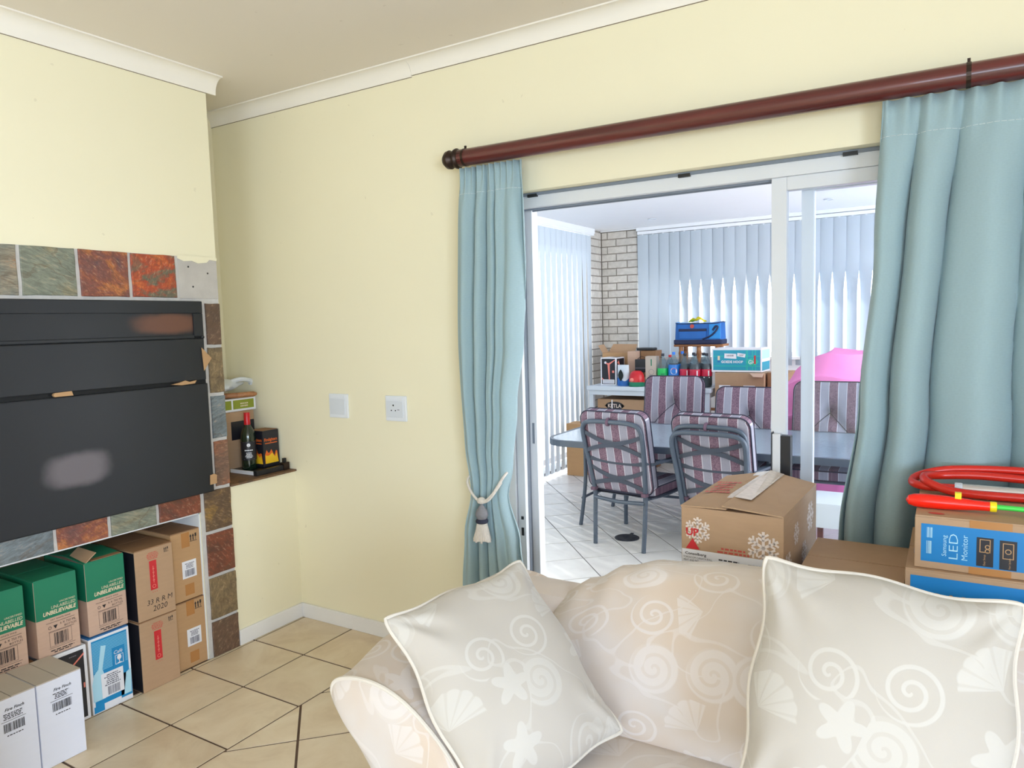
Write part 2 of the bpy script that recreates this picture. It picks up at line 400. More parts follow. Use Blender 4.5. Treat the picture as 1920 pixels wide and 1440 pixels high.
class MB:
    """collects shapes into one mesh"""
    def __init__(s): s.v = []; s.f = []; s.uv = None
    def add(s, vs, fs):
        b = len(s.v); s.v += [tuple(p) for p in vs]; s.f += [tuple(b + i for i in f) for f in fs]
        return s
    def box(s, x0, x1, y0, y1, z0, z1):
        return s.add([(x0, y0, z0), (x1, y0, z0), (x1, y1, z0), (x0, y1, z0), (x0, y0, z1), (x1, y0, z1), (x1, y1, z1), (x0, y1, z1)],
                     [(0, 3, 2, 1), (4, 5, 6, 7), (0, 1, 5, 4), (1, 2, 6, 5), (2, 3, 7, 6), (3, 0, 4, 7)])
    def obox(s, mtx, sx, sy, sz):
        b = MB().box(-sx / 2, sx / 2, -sy / 2, sy / 2, -sz / 2, sz / 2)
        return s.add([mtx @ Vector(p) for p in b.v], b.f)
    def prism(s, pts, z0, z1):
        n = len(pts)
        return s.add([(x, y, z0) for x, y in pts] + [(x, y, z1) for x, y in pts],
                     [tuple(reversed(range(n))), tuple(range(n, 2 * n))] + [(i, (i + 1) % n, n + (i + 1) % n, n + i) for i in range(n)])
    def tube(s, pts, r, n=8, closed=False, caps=True):
        P = [Vector(p) for p in pts]; m = len(P); rings = []
        up = None
        for i, p in enumerate(P):
            if closed: d = (P[(i + 1) % m] - P[i - 1])
            else: d = P[min(i + 1, m - 1)] - P[max(i - 1, 0)]
            if d.length < 1e-9: d = Vector((0, 0, 1))
            d.normalize()
            if up is None:
                up = Vector((0, 0, 1)) if abs(d.z) < 0.9 else Vector((1, 0, 0))
            a = d.cross(up)
            if a.length < 1e-6: a = d.orthogonal()
            a.normalize(); up = a.cross(d).normalized()
            rr = r[i] if isinstance(r, (list, tuple)) else r
            rings.append([p + a * (rr * math.cos(2 * math.pi * k / n)) + up * (rr * math.sin(2 * math.pi * k / n)) for k in range(n)])
        vs = [q for ring in rings for q in ring]; fs = []
        for i in range(m if closed else m - 1):
            j = (i + 1) % m
            for k in range(n):
                fs.append((i * n + k, i * n + (k + 1) % n, j * n + (k + 1) % n, j * n + k))
        if not closed and caps:
            fs += [tuple(reversed(range(n))), tuple(range((m - 1) * n, m * n))]
        return s.add(vs, fs)
    def lathe(s, prof, n=16, origin=(0, 0, 0), axis='Z'):
        vs = []; fs = []; o = Vector(origin)
        for r, h in prof:
            for k in range(n):
                c, q = r * math.cos(2 * math.pi * k / n), r * math.sin(2 * math.pi * k / n)
                p = (c, q, h) if axis == 'Z' else ((h, c, q) if axis == 'X' else (q, h, c))
                vs.append(o + Vector(p))
        m = len(prof)
        for i in range(m - 1):
            for k in range(n):
                fs.append((i * n + k, i * n + (k + 1) % n, (i + 1) * n + (k + 1) % n, (i + 1) * n + k))
        fs += [tuple(reversed(range(n))), tuple(range((m - 1) * n, m * n))]
        return s.add(vs, fs)
    def grid(s, fn, nu, nv, cu=False, cv=False, uvfn=None):
        b = len(s.v); mu = nu if cu else nu + 1; mv = nv if cv else nv + 1
        vs = []; uvs = []
        for i in range(mu):
            for j in range(mv):
                u, v = i / nu, j / nv
                vs.append(tuple(fn(u, v)))
                uvs.append(uvfn(u, v) if uvfn else (u, v))
        fs = []
        for i in range(nu):
            for j in range(nv):
                fs.append((i * mv + j, ((i + 1) % mu) * mv + j, ((i + 1) % mu) * mv + (j + 1) % mv, i * mv + (j + 1) % mv))
        if s.uv is None: s.uv = [(0, 0)] * b
        s.uv += uvs
        return s.add(vs, fs)
    def mesh(s, name, bevel=0.0, smooth=False, recalc=True, auto=None, merge=False):
        me = bpy.data.meshes.new(name); me.from_pydata(s.v, [], s.f)
        if s.uv is not None:
            s.uv += [(0, 0)] * (len(s.v) - len(s.uv))
            lay = me.uv_layers.new(name='UVMap')
            for lp in me.loops: lay.data[lp.index].uv = s.uv[lp.vertex_index]
        bm = bmesh.new(); bm.from_mesh(me)
        if merge: bmesh.ops.remove_doubles(bm, verts=bm.verts, dist=1e-5)
        if recalc: bmesh.ops.recalc_face_normals(bm, faces=bm.faces)
        if bevel > 0:
            bmesh.ops.bevel(bm, geom=[e for e in bm.edges if len(e.link_faces) == 2 and e.calc_face_angle(0) > 0.6], offset=bevel, segments=2, profile=0.6, affect='EDGES', clamp_overlap=True)
        if smooth:
            for f in bm.faces: f.smooth = True
            lim = rad(auto or 40)
            for e in bm.edges:
                if len(e.link_faces) == 2 and e.calc_face_angle(0) > lim: e.smooth = False
        bm.to_mesh(me); bm.free()
        return me
    def build(s, name, mat, parent=None, bevel=0.0, smooth=False, auto=None, recalc=True, merge=False):
        me = s.mesh(name, bevel, smooth, recalc, auto, merge)
        me.materials.append(MT[mat] if isinstance(mat, str) else mat)
        return link(bpy.data.objects.new(name, me), parent)

def meta(o, label, cat, group=None):
    o['label'] = label; o['category'] = cat
    if group: o['group'] = group
    return o
def thing(name, label, cat, loc=(0, 0, 0), rz=0.0, group=None):
    o = bpy.data.objects.new(name, None); o.empty_display_size = 0.05
    link(o); o.location = loc; o.rotation_euler = (0, 0, rz)
    return meta(o, label, cat, group)
def struct(o):
    o['kind'] = 'structure'; return o
def copy_tree(o, parent=None):
    c = o.copy(); COL.objects.link(c)
    if parent is not None: c.parent = parent
    for ch in list(o.children): copy_tree(ch, c)
    return c
def smooth_path(pts, n=8, closed=False):
    P = [Vector(p) for p in pts]; m = len(P); out = []
    for i in range(m if closed else m - 1):
        p0 = P[(i - 1) % m] if closed or i > 0 else P[i]; p1 = P[i]; p2 = P[(i + 1) % m]
        p3 = P[(i + 2) % m] if closed or i + 2 < m else P[(i + 1) % m]
        for k in range(n):
            t = k / n
            out.append(0.5 * ((2 * p1) + (-p0 + p2) * t + (2 * p0 - 5 * p1 + 4 * p2 - p3) * t * t + (-p0 + 3 * p1 - 3 * p2 + p3) * t ** 3))
    if not closed: out.append(P[-1])
    return out
def lerp(tab, x):
    if x <= tab[0][0]: return tab[0][1]
    for (a, va), (b, vb) in zip(tab, tab[1:]):
        if x <= b:
            t = (x - a) / (b - a); t = t * t * (3 - 2 * t)
            return va + (vb - va) * t
    return tab[-1][1]

_TX = {}
def text_geo(body, bold=0.0):
    k = (body, bold)
    if k not in _TX:
        cu = bpy.data.curves.new('lettering', 'FONT'); cu.body = body; cu.size = 1.0; cu.resolution_u = 2; cu.offset = bold
        ob = bpy.data.objects.new('lettering', cu)
        me = ob.to_mesh()
        vs = [tuple(v.co) for v in me.vertices]; fs = [tuple(p.vertices) for p in me.polygons]
        ob.to_mesh_clear(); bpy.data.objects.remove(ob); bpy.data.curves.remove(cu)
        xs = [v[0] for v in vs] or [0]
        _TX[k] = (vs, fs, min(xs), max(xs))
    return _TX[k]

class Print(MB):
    """flat print in face coordinates (u right, v up, metres)"""
    def rect(s, u0, v0, u1, v1):
        return s.add([(u0, v0, 0), (u1, v0, 0), (u1, v1, 0), (u0, v1, 0)], [(0, 1, 2, 3)])
    def poly(s, pts): return s.add([(a, b, 0) for a, b in pts], [tuple(range(len(pts)))])
    def disc(s, u, v, r, n=20, ry=None):
        return s.poly([(u + r * math.cos(2 * math.pi * k / n), v + (ry or r) * math.sin(2 * math.pi * k / n)) for k in range(n)])
    def ring(s, u, v, r, w, n=24, ry=None):
        ry = ry or r; vs = []
        for k in range(n):
            c, q = math.cos(2 * math.pi * k / n), math.sin(2 * math.pi * k / n)
            vs += [(u + r * c, v + ry * q, 0), (u + (r - w) * c, v + (ry - w) * q, 0)]
        return s.add(vs, [(2 * k, 2 * ((k + 1) % n), 2 * ((k + 1) % n) + 1, 2 * k + 1) for k in range(n)])
    def frame(s, u0, v0, u1, v1, w):
        return s.rect(u0, v0, u1, v0 + w).rect(u0, v1 - w, u1, v1).rect(u0, v0 + w, u0 + w, v1 - w).rect(u1 - w, v0 + w, u1, v1 - w)
    def text(s, body, u, v, width=None, size=None, rot=0.0, align='C', shear=0.0, bold=0.0, height=None):
        vs, fs, a, b = text_geo(body, bold)
        k = (width / (b - a)) if width else size
        ky = (height / 0.72) if height else k
        off = {'C': (a + b) / 2, 'L': a, 'R': b}[align]; c, q = math.cos(rot), math.sin(rot); out = []
        for x, y, _ in vs:
            px_, py_ = (x - off) * k + shear * y * k, y * ky
            out.append((u + px_ * c - py_ * q, v + px_ * q + py_ * c, 0))
        return s.add(out, fs)
    def bars(s, u0, v0, u1, v1, seed=1, n=26):
        r = random.Random(seed); x = u0; st = (u1 - u0) / n
        while x < u1 - st:
            w = st * r.choice((0.35, 0.6, 1.0)); s.rect(x, v0, x + w, v1); x += w + st * r.choice((0.35, 0.5, 0.9))
        return s
    def lines(s, u0, v0, u1, v1, n, seed=1, fill=0.55, center=True):
        r = random.Random(seed); h = (v1 - v0) / n
        for i in range(n):
            ww = (u1 - u0) * r.uniform(0.6, 1.0); x = (u0 + u1 - ww) / 2 if center else u0; e = x + ww; y = v1 - (i + 1) * h
            while x < e:
                w = min(r.uniform(0.006, 0.02) * (u1 - u0) / 0.1, e - x); s.rect(x, y, x + w, y + h * fill); x += w + 0.0035 * (u1 - u0) / 0.1
        return s
    def put(s, name, mat, parent, face, eps=0.0006):
        o, U, V, N = face
        mt = Matrix((U, V, N)).transposed().to_4x4(); mt.translation = o + N * eps
        s.v = [tuple(mt @ Vector(p)) for p in s.v]
        return s.build(name, mat, parent, recalc=False)

def faces(w, d, h):
    X, Y, Z = Vector((1, 0, 0)), Vector((0, 1, 0)), Vector((0, 0, 1))
    return dict(front=(Vector((-w / 2, -d / 2, 0)), X, Z, -Y), right=(Vector((w / 2, -d / 2, 0)), Y, Z, X),
                left=(Vector((-w / 2, d / 2, 0)), -Y, Z, -X), top=(Vector((-w / 2, -d / 2, h)), X, Y, Z))

def carton(name, label, loc, w, d, h, rz=0.0, mat='card', flap=None, split='Y', gap=0.004, group=None, lift=0.0, cat='box', flaps=True, bev=0.0025):
    """closed cardboard box: body and two top flaps meeting in a slit; origin at the base centre"""
    t = thing(name, label, cat, loc, rz, group)
    fh = 0.004
    MB().box(-w / 2, w / 2, -d / 2, d / 2, 0, h - (fh if flaps else 0)).build('body', mat, t, bevel=bev)
    if flaps:
        for s in (-1, 1):
            b = MB()
            if split == 'Y':     # slit runs along local Y
                x0, x1 = (-w / 2 + 0.001, -gap / 2) if s < 0 else (gap / 2, w / 2 - 0.001)
                b.box(x0, x1, -d / 2 + 0.001, d / 2 - 0.001, h - fh, h)
            else:
                y0, y1 = (-d / 2 + 0.001, -gap / 2) if s < 0 else (gap / 2, d / 2 - 0.001)
                b.box(-w / 2 + 0.001, w / 2 - 0.001, y0, y1, h - fh, h)
            if lift:
                b.v = [(x, y, z + lift * (1 - min(1, abs(x if split == 'Y' else y) / ((w if split == 'Y' else d) / 2)))) for x, y, z in b.v]
            b.build('flap', flap or mat, t)
    return t, faces(w, d, h)

def clip(poly, nx, ny, c):
    out = []
    for i in range(len(poly)):
        a, b = poly[i - 1], poly[i]
        da, db = nx * a[0] + ny * a[1] - c, nx * b[0] + ny * b[1] - c
        if (da >= 0) != (db >= 0):
            t = da / (da - db); out.append((a[0] + (b[0] - a[0]) * t, a[1] + (b[1] - a[1]) * t))
        if db >= 0: out.append(b)
    return out

# ------------------------------------------------------------------ the living room shell
CZ = 2.645           # ceiling
X1, Y0 = 5.2, -6.3   # right wall, front wall
PZ = -0.12           # patio floor
NX = -0.5            # back of the niche

fl = struct(MB().box(-0.5, X1, Y0, 0.06, -0.10, -0.003).build('floor', 'grout'))
_tm = {}
def tile_piece(pts, parent, mat, z0=-0.008, z1=0.0):
    cx = sum(p[0] for p in pts) / len(pts); cy = sum(p[1] for p in pts) / len(pts)
    key = (mat, z1) + tuple((round(x - cx, 3), round(y - cy, 3)) for x, y in pts)
    if key not in _tm:
        _tm[key] = MB().prism([(x - cx, y - cy) for x, y in pts], z0 - z1, 0).mesh('floor_tile'); _tm[key].materials.append(MT[mat])
    o = link(bpy.data.objects.new('floor_tile', _tm[key]), parent); o.location = (cx, cy, z1)
g = 0.0048
ylines = [0.06] + [0.01 - 0.335 * k for k in range(0, 20)]
for xa, xb in ((-0.0, 0.022), (0.022, 0.354), (0.354, 0.688)):
    for ya, yb in zip(ylines[1:], ylines):
        if yb - ya < 0.03: continue
        ya2 = max(ya, Y0)
        if ya2 > yb - 0.02: continue
        tile_piece([(xa + g, ya2 + g), (xb - g, ya2 + g), (xb - g, yb - g), (xa + g, yb - g)], fl, 'tile')
P = 0.334
for i in range(-18, 18):
    for j in range(-4, 32):
        s0, t0 = 0.028 + i * P, 1.203 + (j - 8) * P
        c = [(s0 + g, t0 + g), (s0 + P - g, t0 + g), (s0 + P - g, t0 + P - g), (s0 + g, t0 + P - g)]
        poly = [((s + t) / math.sqrt(2), (s - t) / math.sqrt(2)) for s, t in c]
        for nx, ny, cc in ((1, 0, 0.688 + g), (-1, 0, -X1), (0, 1, Y0), (0, -1, -0.05)):
            poly = clip(poly, nx, ny, cc)
            if len(poly) < 3: break
        if len(poly) >= 3:
            ar = abs(sum(poly[k - 1][0] * poly[k][1] - poly[k][0] * poly[k - 1][1] for k in range(len(poly)))) / 2
            if ar > 0.002: tile_piece(poly[::-1] if sum(poly[k - 1][0] * poly[k][1] - poly[k][0] * poly[k - 1][1] for k in range(len(poly))) < 0 else poly, fl, 'tile')

struct(MB().box(-0.6, X1 + 0.12, Y0 - 0.12, 0.0, CZ, CZ + 0.1).build('ceiling', 'ceiling'))
DX0, DX1, DZ = 1.26, 4.0, 2.03
struct(MB().box(NX - 0.1, DX0, 0, 0.2, -0.1, CZ + 0.1).box(DX1, X1 + 0.12, 0, 0.2, -0.1, CZ + 0.1).box(DX0, DX1, 0, 0.2, DZ, CZ + 0.1).build('wall_back', 'wall'))
ALY0, ALY1, ALZ = -1.75, -0.565, 0.688
WL = struct(MB().box(NX - 0.1, 0, -2.6, -0.40, ALZ, CZ).build('wall_left', 'wall'))
WP = struct(MB().box(NX - 0.1, 0, ALY1, -0.40, 0, ALZ).build('wall_left', 'wall'))
WQ = struct(MB().box(NX - 0.1, 0, -2.6, ALY0, 0, ALZ).build('wall_left', 'wall'))
WN = struct(MB().box(NX - 0.1, 0, -0.40, 0, 0, 0.772).build('wall_left', 'wall'))
for q in ((NX - 0.1, NX, ALY0, ALY1, 0, ALZ), (NX - 0.1, NX, -0.40, 0, 0.772, CZ), (NX - 0.1, 0, Y0, -2.6, 0, CZ)):
    struct(MB().box(*q).build('wall_left', 'wall'))
# alcove lining painted pale blue-white
MB().box(NX, -0.002, ALY1 - 0.006, ALY1 - 0.0005, 0, ALZ).build('alcove_lining', 'reveal', WP)
MB().box(NX, -0.002, ALY0, ALY1, ALZ - 0.006, ALZ - 0.0005).build('alcove_lining', 'reveal', WL)
# front wall and right wall with their windows (behind the camera)
struct(MB().box(-0.6, 2.4, Y0 - 0.12, Y0, 0, CZ).box(4.8, X1 + 0.12, Y0 - 0.12, Y0, 0, CZ).box(2.4, 4.8, Y0 - 0.12, Y0, 0, 0.75).box(2.4, 4.8, Y0 - 0.12, Y0, 2.15, CZ).build('wall_front', 'wall'))
struct(MB().box(X1, X1 + 0.12, Y0, -5.4, 0, CZ).box(X1, X1 + 0.12, -3.2, 0, 0, CZ).box(X1, X1 + 0.12, -5.4, -3.2, 0, 0.75).box(X1, X1 + 0.12, -5.4, -3.2, 2.15, CZ).build('wall_right', 'wall'))
def winframe(name, a, b, fixed, axis):
    m = MB(); w = 0.04
    for (p, q, z0, z1) in ((a, a + w, 0.75, 2.15), (b - w, b, 0.75, 2.15), (a + w, b - w, 0.75, 0.79), (a + w, b - w, 2.11, 2.15), ((a + b) / 2 - 0.02, (a + b) / 2 + 0.02, 0.79, 2.11)):
        if axis == 'x': m.box(p, q, fixed - 0.03, fixed + 0.03, z0, z1)
        else: m.box(fixed - 0.03, fixed + 0.03, p, q, z0, z1)
    return struct(m.build(name, 'white'))
winframe('window_1', 2.4, 4.8, Y0 - 0.05, 'x'); winframe('window_2', -5.4, -3.2, X1 + 0.05, 'y')

# skirting boards
struct(MB().box(0.012, DX0, -0.012, 0.0, 0, 0.074).build('baseboard_back', 'white', bevel=0.003))
struct(MB().box(0.0, 0.012, -0.40, -0.0, 0, 0.074).build('baseboard_left', 'white', bevel=0.003))

def cove(name, a, b, axis, sgn=1, drop=0.06, proj=0.058, jog=None):
    """concave ceiling cornice; axis x: along the back wall, axis y: along the chimney breast"""
    prof = [(0.0, -drop), (0.006, -drop)]
    for k in range(10):
        th = k / 9 * math.pi / 2            # circle centre out in the room below: concave hollow
        prof.append((0.006 + (proj - 0.014) * (1 - math.cos(th)), -drop + 0.004 + (drop - 0.010) * math.sin(th)))
    prof += [(proj, -0.006), (proj, 0.0), (0.0, 0.0)]
    m = MB(); n = len(prof); vs = []
    for q in (a, b):
        for (p, z) in prof:
            vs.append((q, -p, CZ + z) if axis == 'x' else (p, q, CZ + z))
    fs = [(i, (i + 1) % n, n + (i + 1) % n, n + i) for i in range(n)] + [tuple(range(n)), tuple(range(2 * n - 1, n - 1, -1))]
    return struct(m.add(vs, fs).build(name, 'cove', smooth=True, auto=35))
cove('trim_1', NX, 0.86, 'x', drop=0.064); cove('trim_2', 0.861, X1, 'x', drop=0.058); cove('trim_3', Y0, -0.352, 'y', drop=0.074, proj=0.062)
# little dirt line under the cornice where it has pulled off the wall
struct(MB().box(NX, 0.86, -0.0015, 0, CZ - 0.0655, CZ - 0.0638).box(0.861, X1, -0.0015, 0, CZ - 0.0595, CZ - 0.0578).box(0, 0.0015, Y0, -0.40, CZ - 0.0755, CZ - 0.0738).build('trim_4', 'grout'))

# slate cladding round the barbecue
MB().box(0, 0.003, -1.95, -0.402, ALZ, 1.833).build('slate_grout', 'slategrout', WL)
MB().box(0, 0.003, -0.563, -0.402, 0, ALZ).build('slate_grout', 'slategrout', WP)
MB().box(0, 0.003, -1.95, -1.752, 0, ALZ).build('slate_grout', 'slategrout', WQ)
_rs = random.Random(5)
def slate(y0, y1, z0, z1, k):
    m = MB(); e = 0.004
    pts = []
    for (a, b, c, d) in ((y0, z0, y1, z0), (y1, z0, y1, z1), (y1, z1, y0, z1), (y0, z1, y0, z0)):
        for q in range(4):
            t = q / 4; pts.append((a + (c - a) * t + _rs.uniform(-e, e) * 0.35, b + (d - b) * t + _rs.uniform(-e, e) * 0.35))
    n = len(pts); th = 0.010 + _rs.uniform(-0.002, 0.003); cy, cz = (y0 + y1) / 2, (z0 + z1) / 2
    m.add([(0.002, y, z) for y, z in pts] + [(th - 0.002, y, z) for y, z in pts] + [(th, y + (cy - y) * 0.03, z + (cz - z) * 0.03) for y, z in pts],
          [(i, (i + 1) % n, n + (i + 1) % n, n + i) for i in range(n)] + [(n + i, n + (i + 1) % n, 2 * n + (i + 1) % n, 2 * n + i) for i in range(n)] + [tuple(range(2 * n, 3 * n))])
    return m.build('slate_tile', SL[k], WL if z1 > 0.7 else (WP if y1 > -1 else WQ))
gq = 0.0075
tops = [-0.605, -0.818, -1.026, -1.233, -1.44, -1.65, -1.86]
for (b, a), k in zip(zip(tops, tops[1:]), (3, 2, 1, 0, 7, 5)):
    slate(a + gq, b - gq, 1.652, 1.832, k)
cp = MB().box(0.0, 0.006, -0.598, -0.402, 1.650, 1.831).build('concrete_patch', 'concrete', WL, bevel=0.002)
pr_ = [(-0.600, 1.838), (-0.402, 1.836), (-0.402, 1.822), (-0.44, 1.825), (-0.455, 1.812), (-0.50, 1.806), (-0.53, 1.816), (-0.57, 1.812), (-0.600, 1.824)]
MB().add([(0.0065, y, z) for y, z in pr_] + [(0.0085, y, z) for y, z in pr_], [tuple(range(9)), tuple(range(17, 8, -1))] + [(i, (i + 1) % 9, 9 + (i + 1) % 9, 9 + i) for i in range(9)]).build('paint_remnant', 'wall', WL)
for hy, hz in ((-0.548, 1.789), (-0.452, 1.764), (-0.530, 1.702)):
    MB().lathe([(0.0042, 0.0055), (0.0042, 0.0066)], 10, (0, hy, hz), 'X').build('nail_hole', 'black', WL)
zc = [1.635, 1.435, 1.214, 1.006, 0.783, 0.584, 0.379, 0.172, 0.0]
for i, (zt, zb) in enumerate(zip(zc, zc[1:])):
    slate((-0.484 if i < 4 else -0.550) + gq, -0.402, zb + (gq if zb > 0 else 0.001), zt - gq, (4, 9, 5, 6, 7, 8, 9, 4)[i])
bots = [-0.558, -0.77, -0.978, -1.186, -1.39, -1.60, -1.80]
for (b, a), k in zip(zip(bots, bots[1:]), (8, 1, 2, 5, 9, 6)):
    slate(a + gq, b - gq, ALZ + 0.002, 0.80, k)
for zt, zb in zip(zc, zc[1:]):
    slate(-1.93, -1.77, zb + (gq if zb > 0 else 0.001), zt - gq, _rs.randrange(10))
# slate shelf on the low niche wall
MB().box(NX, 0.012, -0.398, -0.001, 0.772, 0.782).build('ledge_slab', 'ledge', WN, bevel=0.002)

# ------------------------------------------------------------------ sliding door
DR = struct(bpy.data.objects.new('door_1', None)); link(DR)
YF = 0.06
MB().box(DX0, DX0 + 0.035, YF, YF + 0.12, 0, DZ).build('jamb', 'alu', DR, bevel=0.002)
MB().box(DX1 - 0.035, DX1, YF, YF + 0.12, 0, DZ).build('jamb', 'alu', DR, bevel=0.002)
MB().box(DX0 + 0.035, DX1 - 0.035, YF, YF + 0.12, 1.972, DZ - 0.008).build('head_rail', 'alu', DR, bevel=0.002)
MB().box(DX0, DX1, YF - 0.008, YF + 0.002, DZ - 0.012, DZ - 0.0005).build('head_seal', 'aludark', DR)
MB().box(DX0 + 0.035, DX1 - 0.035, YF + 0.03, YF + 0.036, 1.966, 1.972).box(DX0 + 0.035, DX1 - 0.035, YF + 0.07, YF + 0.076, 1.966, 1.972).build('track_groove', 'aludark', DR)
MB().box(DX0 + 0.035, DX1 - 0.035, YF, YF + 0.12, 0.0, 0.03).build('sill_track', 'alu', DR)
for xx in (1.417, 2.051, 2.601, 3.2):
    MB().box(xx - 0.022, xx + 0.022, YF - 0.012, YF + 0.002, DZ - 0.018, DZ - 0.006).build('head_clip', 'black', DR)
# lock stile of the left side with its strike slots
st = MB().box(1.297, 1.335, YF + 0.012, YF + 0.058, 0.03, 1.972).build('lock_stile', 'alu', DR, bevel=0.002)
st2 = MB().box(1.337, 1.372, YF + 0.062, YF + 0.112, 0.03, 1.972).build('fixed_stile', 'alu', DR, bevel=0.002)
MB().box(1.334, 1.338, YF + 0.036, YF + 0.07, 0.03, 1.97).build('stile_channel', 'aludark', DR)
for zz, hh in ((1.52, 0.008), (1.45, 0.03), (1.37, 0.012), (0.66, 0.014), (0.60, 0.035)):
    MB().box(1.312, 1.324, YF + 0.010, YF + 0.0125, zz - hh / 2, zz + hh / 2).build('strike_slot', 'black', DR)
MB().box(1.350, 1.360, YF + 0.060, YF + 0.0625, 0.98, 1.07).build('strike_slot', 'aludark', DR)
# sliding leaf (front track) and fixed leaf (rear track) pushed over each other
def leaf(x0, x1, y, sw, z0=0.03, z1=1.972, rail=0.045, hidden=0.05):
    MB().box(x0, x0 + sw, y, y + 0.04, z0, z1).build('leaf_stile', 'alu', DR, bevel=0.002)
    MB().box(x1 - hidden, x1, y, y + 0.04, z0, z1).build('leaf_stile', 'alu', DR, bevel=0.002)
    MB().box(x0 + sw, x1 - hidden, y, y + 0.04, z1 - rail, z1).build('leaf_rail', 'alu', DR, bevel=0.002)
    MB().box(x0 + sw, x1 - hidden, y, y + 0.04, z0, z0 + 0.07).build('leaf_rail', 'alu', DR, bevel=0.002)
    MB().box(x0 + sw - 0.004, x1 - hidden + 0.004, y + 0.018, y + 0.023, z0 + 0.06, z1 - rail + 0.006).build('glass_pane', 'glass', DR)
leaf(2.352, 3.85, YF + 0.010, 0.050)
leaf(2.440, 3.96, YF + 0.072, 0.040)
MB().box(2.362, 2.390, YF - 0.022, YF + 0.012, 0.93, 1.09).build('handle', 'alu', DR, bevel=0.003)
MB().box(2.358, 2.362, YF - 0.024, YF + 0.012, 0.925, 1.095).box(2.391, 2.424, YF - 0.024, YF + 0.012, 0.915, 1.085).build('handle_grip', 'black', DR, bevel=0.003)

# ------------------------------------------------------------------ patio shell
PX0, PX1, PY1, PCZ = -0.71, 5.0, 5.49, 2.56
pf = struct(MB().box(PX0 - 0.5, PX1 + 0.2, 0.2, PY1 + 0.3, PZ - 0.1, PZ - 0.002).build('patio_floor', 'pgrout'))
g = 0.0040
_c, _s = math.cos(rad(42.5)), math.sin(rad(42.5))
for i in range(-6, 20):
    for j in range(-12, 20):
        pa, pb = 1.446 + 0.342 * i, 0.831 + 0.376 * j
        c = [(pa + g, pb + g), (pa + 0.342 - g, pb + g), (pa + 0.342 - g, pb + 0.376 - g), (pa + g, pb + 0.376 - g)]
        c = [(a * _c - b * _s, a * _s + b * _c) for a, b in c]
        for nx, ny, cc in ((1, 0, PX0 - 0.05), (-1, 0, -4.3), (0, 1, 0.205), (0, -1, -PY1)):
            c = clip(c, nx, ny, cc)
            if len(c) < 3: break
        if len(c) >= 3: tile_piece(c, pf, 'ptile', PZ - 0.006, PZ)
struct(MB().box(DX0, DX1, 0.06, 0.2, PZ - 0.05, 0.0).build('door_sill', 'white'))
pcx = struct(MB().box(PX0 - 0.3, PX1 + 0.2, 0.2, PY1 + 0.3, PCZ, PCZ + 0.12).build('patio_ceiling', 'patio_ceiling'))
# beam over the left opening, back wall under and over the window
struct(MB().box(PX0 - 0.24, PX0 - 0.02, 0.2, PY1 - 0.28, 2.50, PCZ).build('wall_patio_left', 'reveal'))
struct(MB().box(PX0 + 0.46, PX1, PY1 + 0.08, PY1 + 0.28, PZ, 1.04).box(PX0 + 0.46, PX1, PY1 + 0.08, PY1 + 0.28, 1.98, PCZ).build('wall_patio_back', 'reveal'))
struct(MB().box(PX0 + 0.46, PX1, PY1 - 0.03, PY1 + 0.28, 1.04, 1.07).build('window_sill', 'white', bevel=0.004))
struct(MB().box(PX0 + 0.46, PX1, PY1 + 0.16, PY1 + 0.20, 1.07, 1.11).box(PX0 + 0.46, PX1, PY1 + 0.16, PY1 + 0.20, 1.94, 1.98).box(0.9, 0.95, PY1 + 0.16, PY1 + 0.20, 1.11, 1.94).box(2.4, 2.45, PY1 + 0.16, PY1 + 0.20, 1.11, 1.94).build('window_3', 'white'))
struct(MB().box(PX0 - 0.16, PX0 - 0.12, 0.3, 0.35, PZ, 2.50).box(PX0 - 0.16, PX0 - 0.12, 2.6, 2.66, PZ, 2.50).box(PX0 - 0.16, PX0 - 0.12, 5.15, 5.21, PZ, 2.50).box(PX0 - 0.16, PX0 - 0.12, 0.35, 5.15, PZ, PZ + 0.07).build('window_4', 'white'))
struct(MB().box(-6, 9, -9, 14, PZ - 0.3, PZ - 0.25).build('outdoor_paving', 'concretepave'))
# pale cove under the patio ceiling
struct(MB().box(PX0 - 0.02, PX0 + 0.06, 0.2, PY1 - 0.30, PCZ - 0.055, PCZ).box(PX0 + 0.46, PX1, PY1 - 0.05, PY1 + 0.08, PCZ - 0.04, PCZ).box(PX0, PX0 + 0.46, PY1 - 0.03, PY1, PCZ - 0.012, PCZ).build('trim_5', 'blindrail', bevel=0.006))

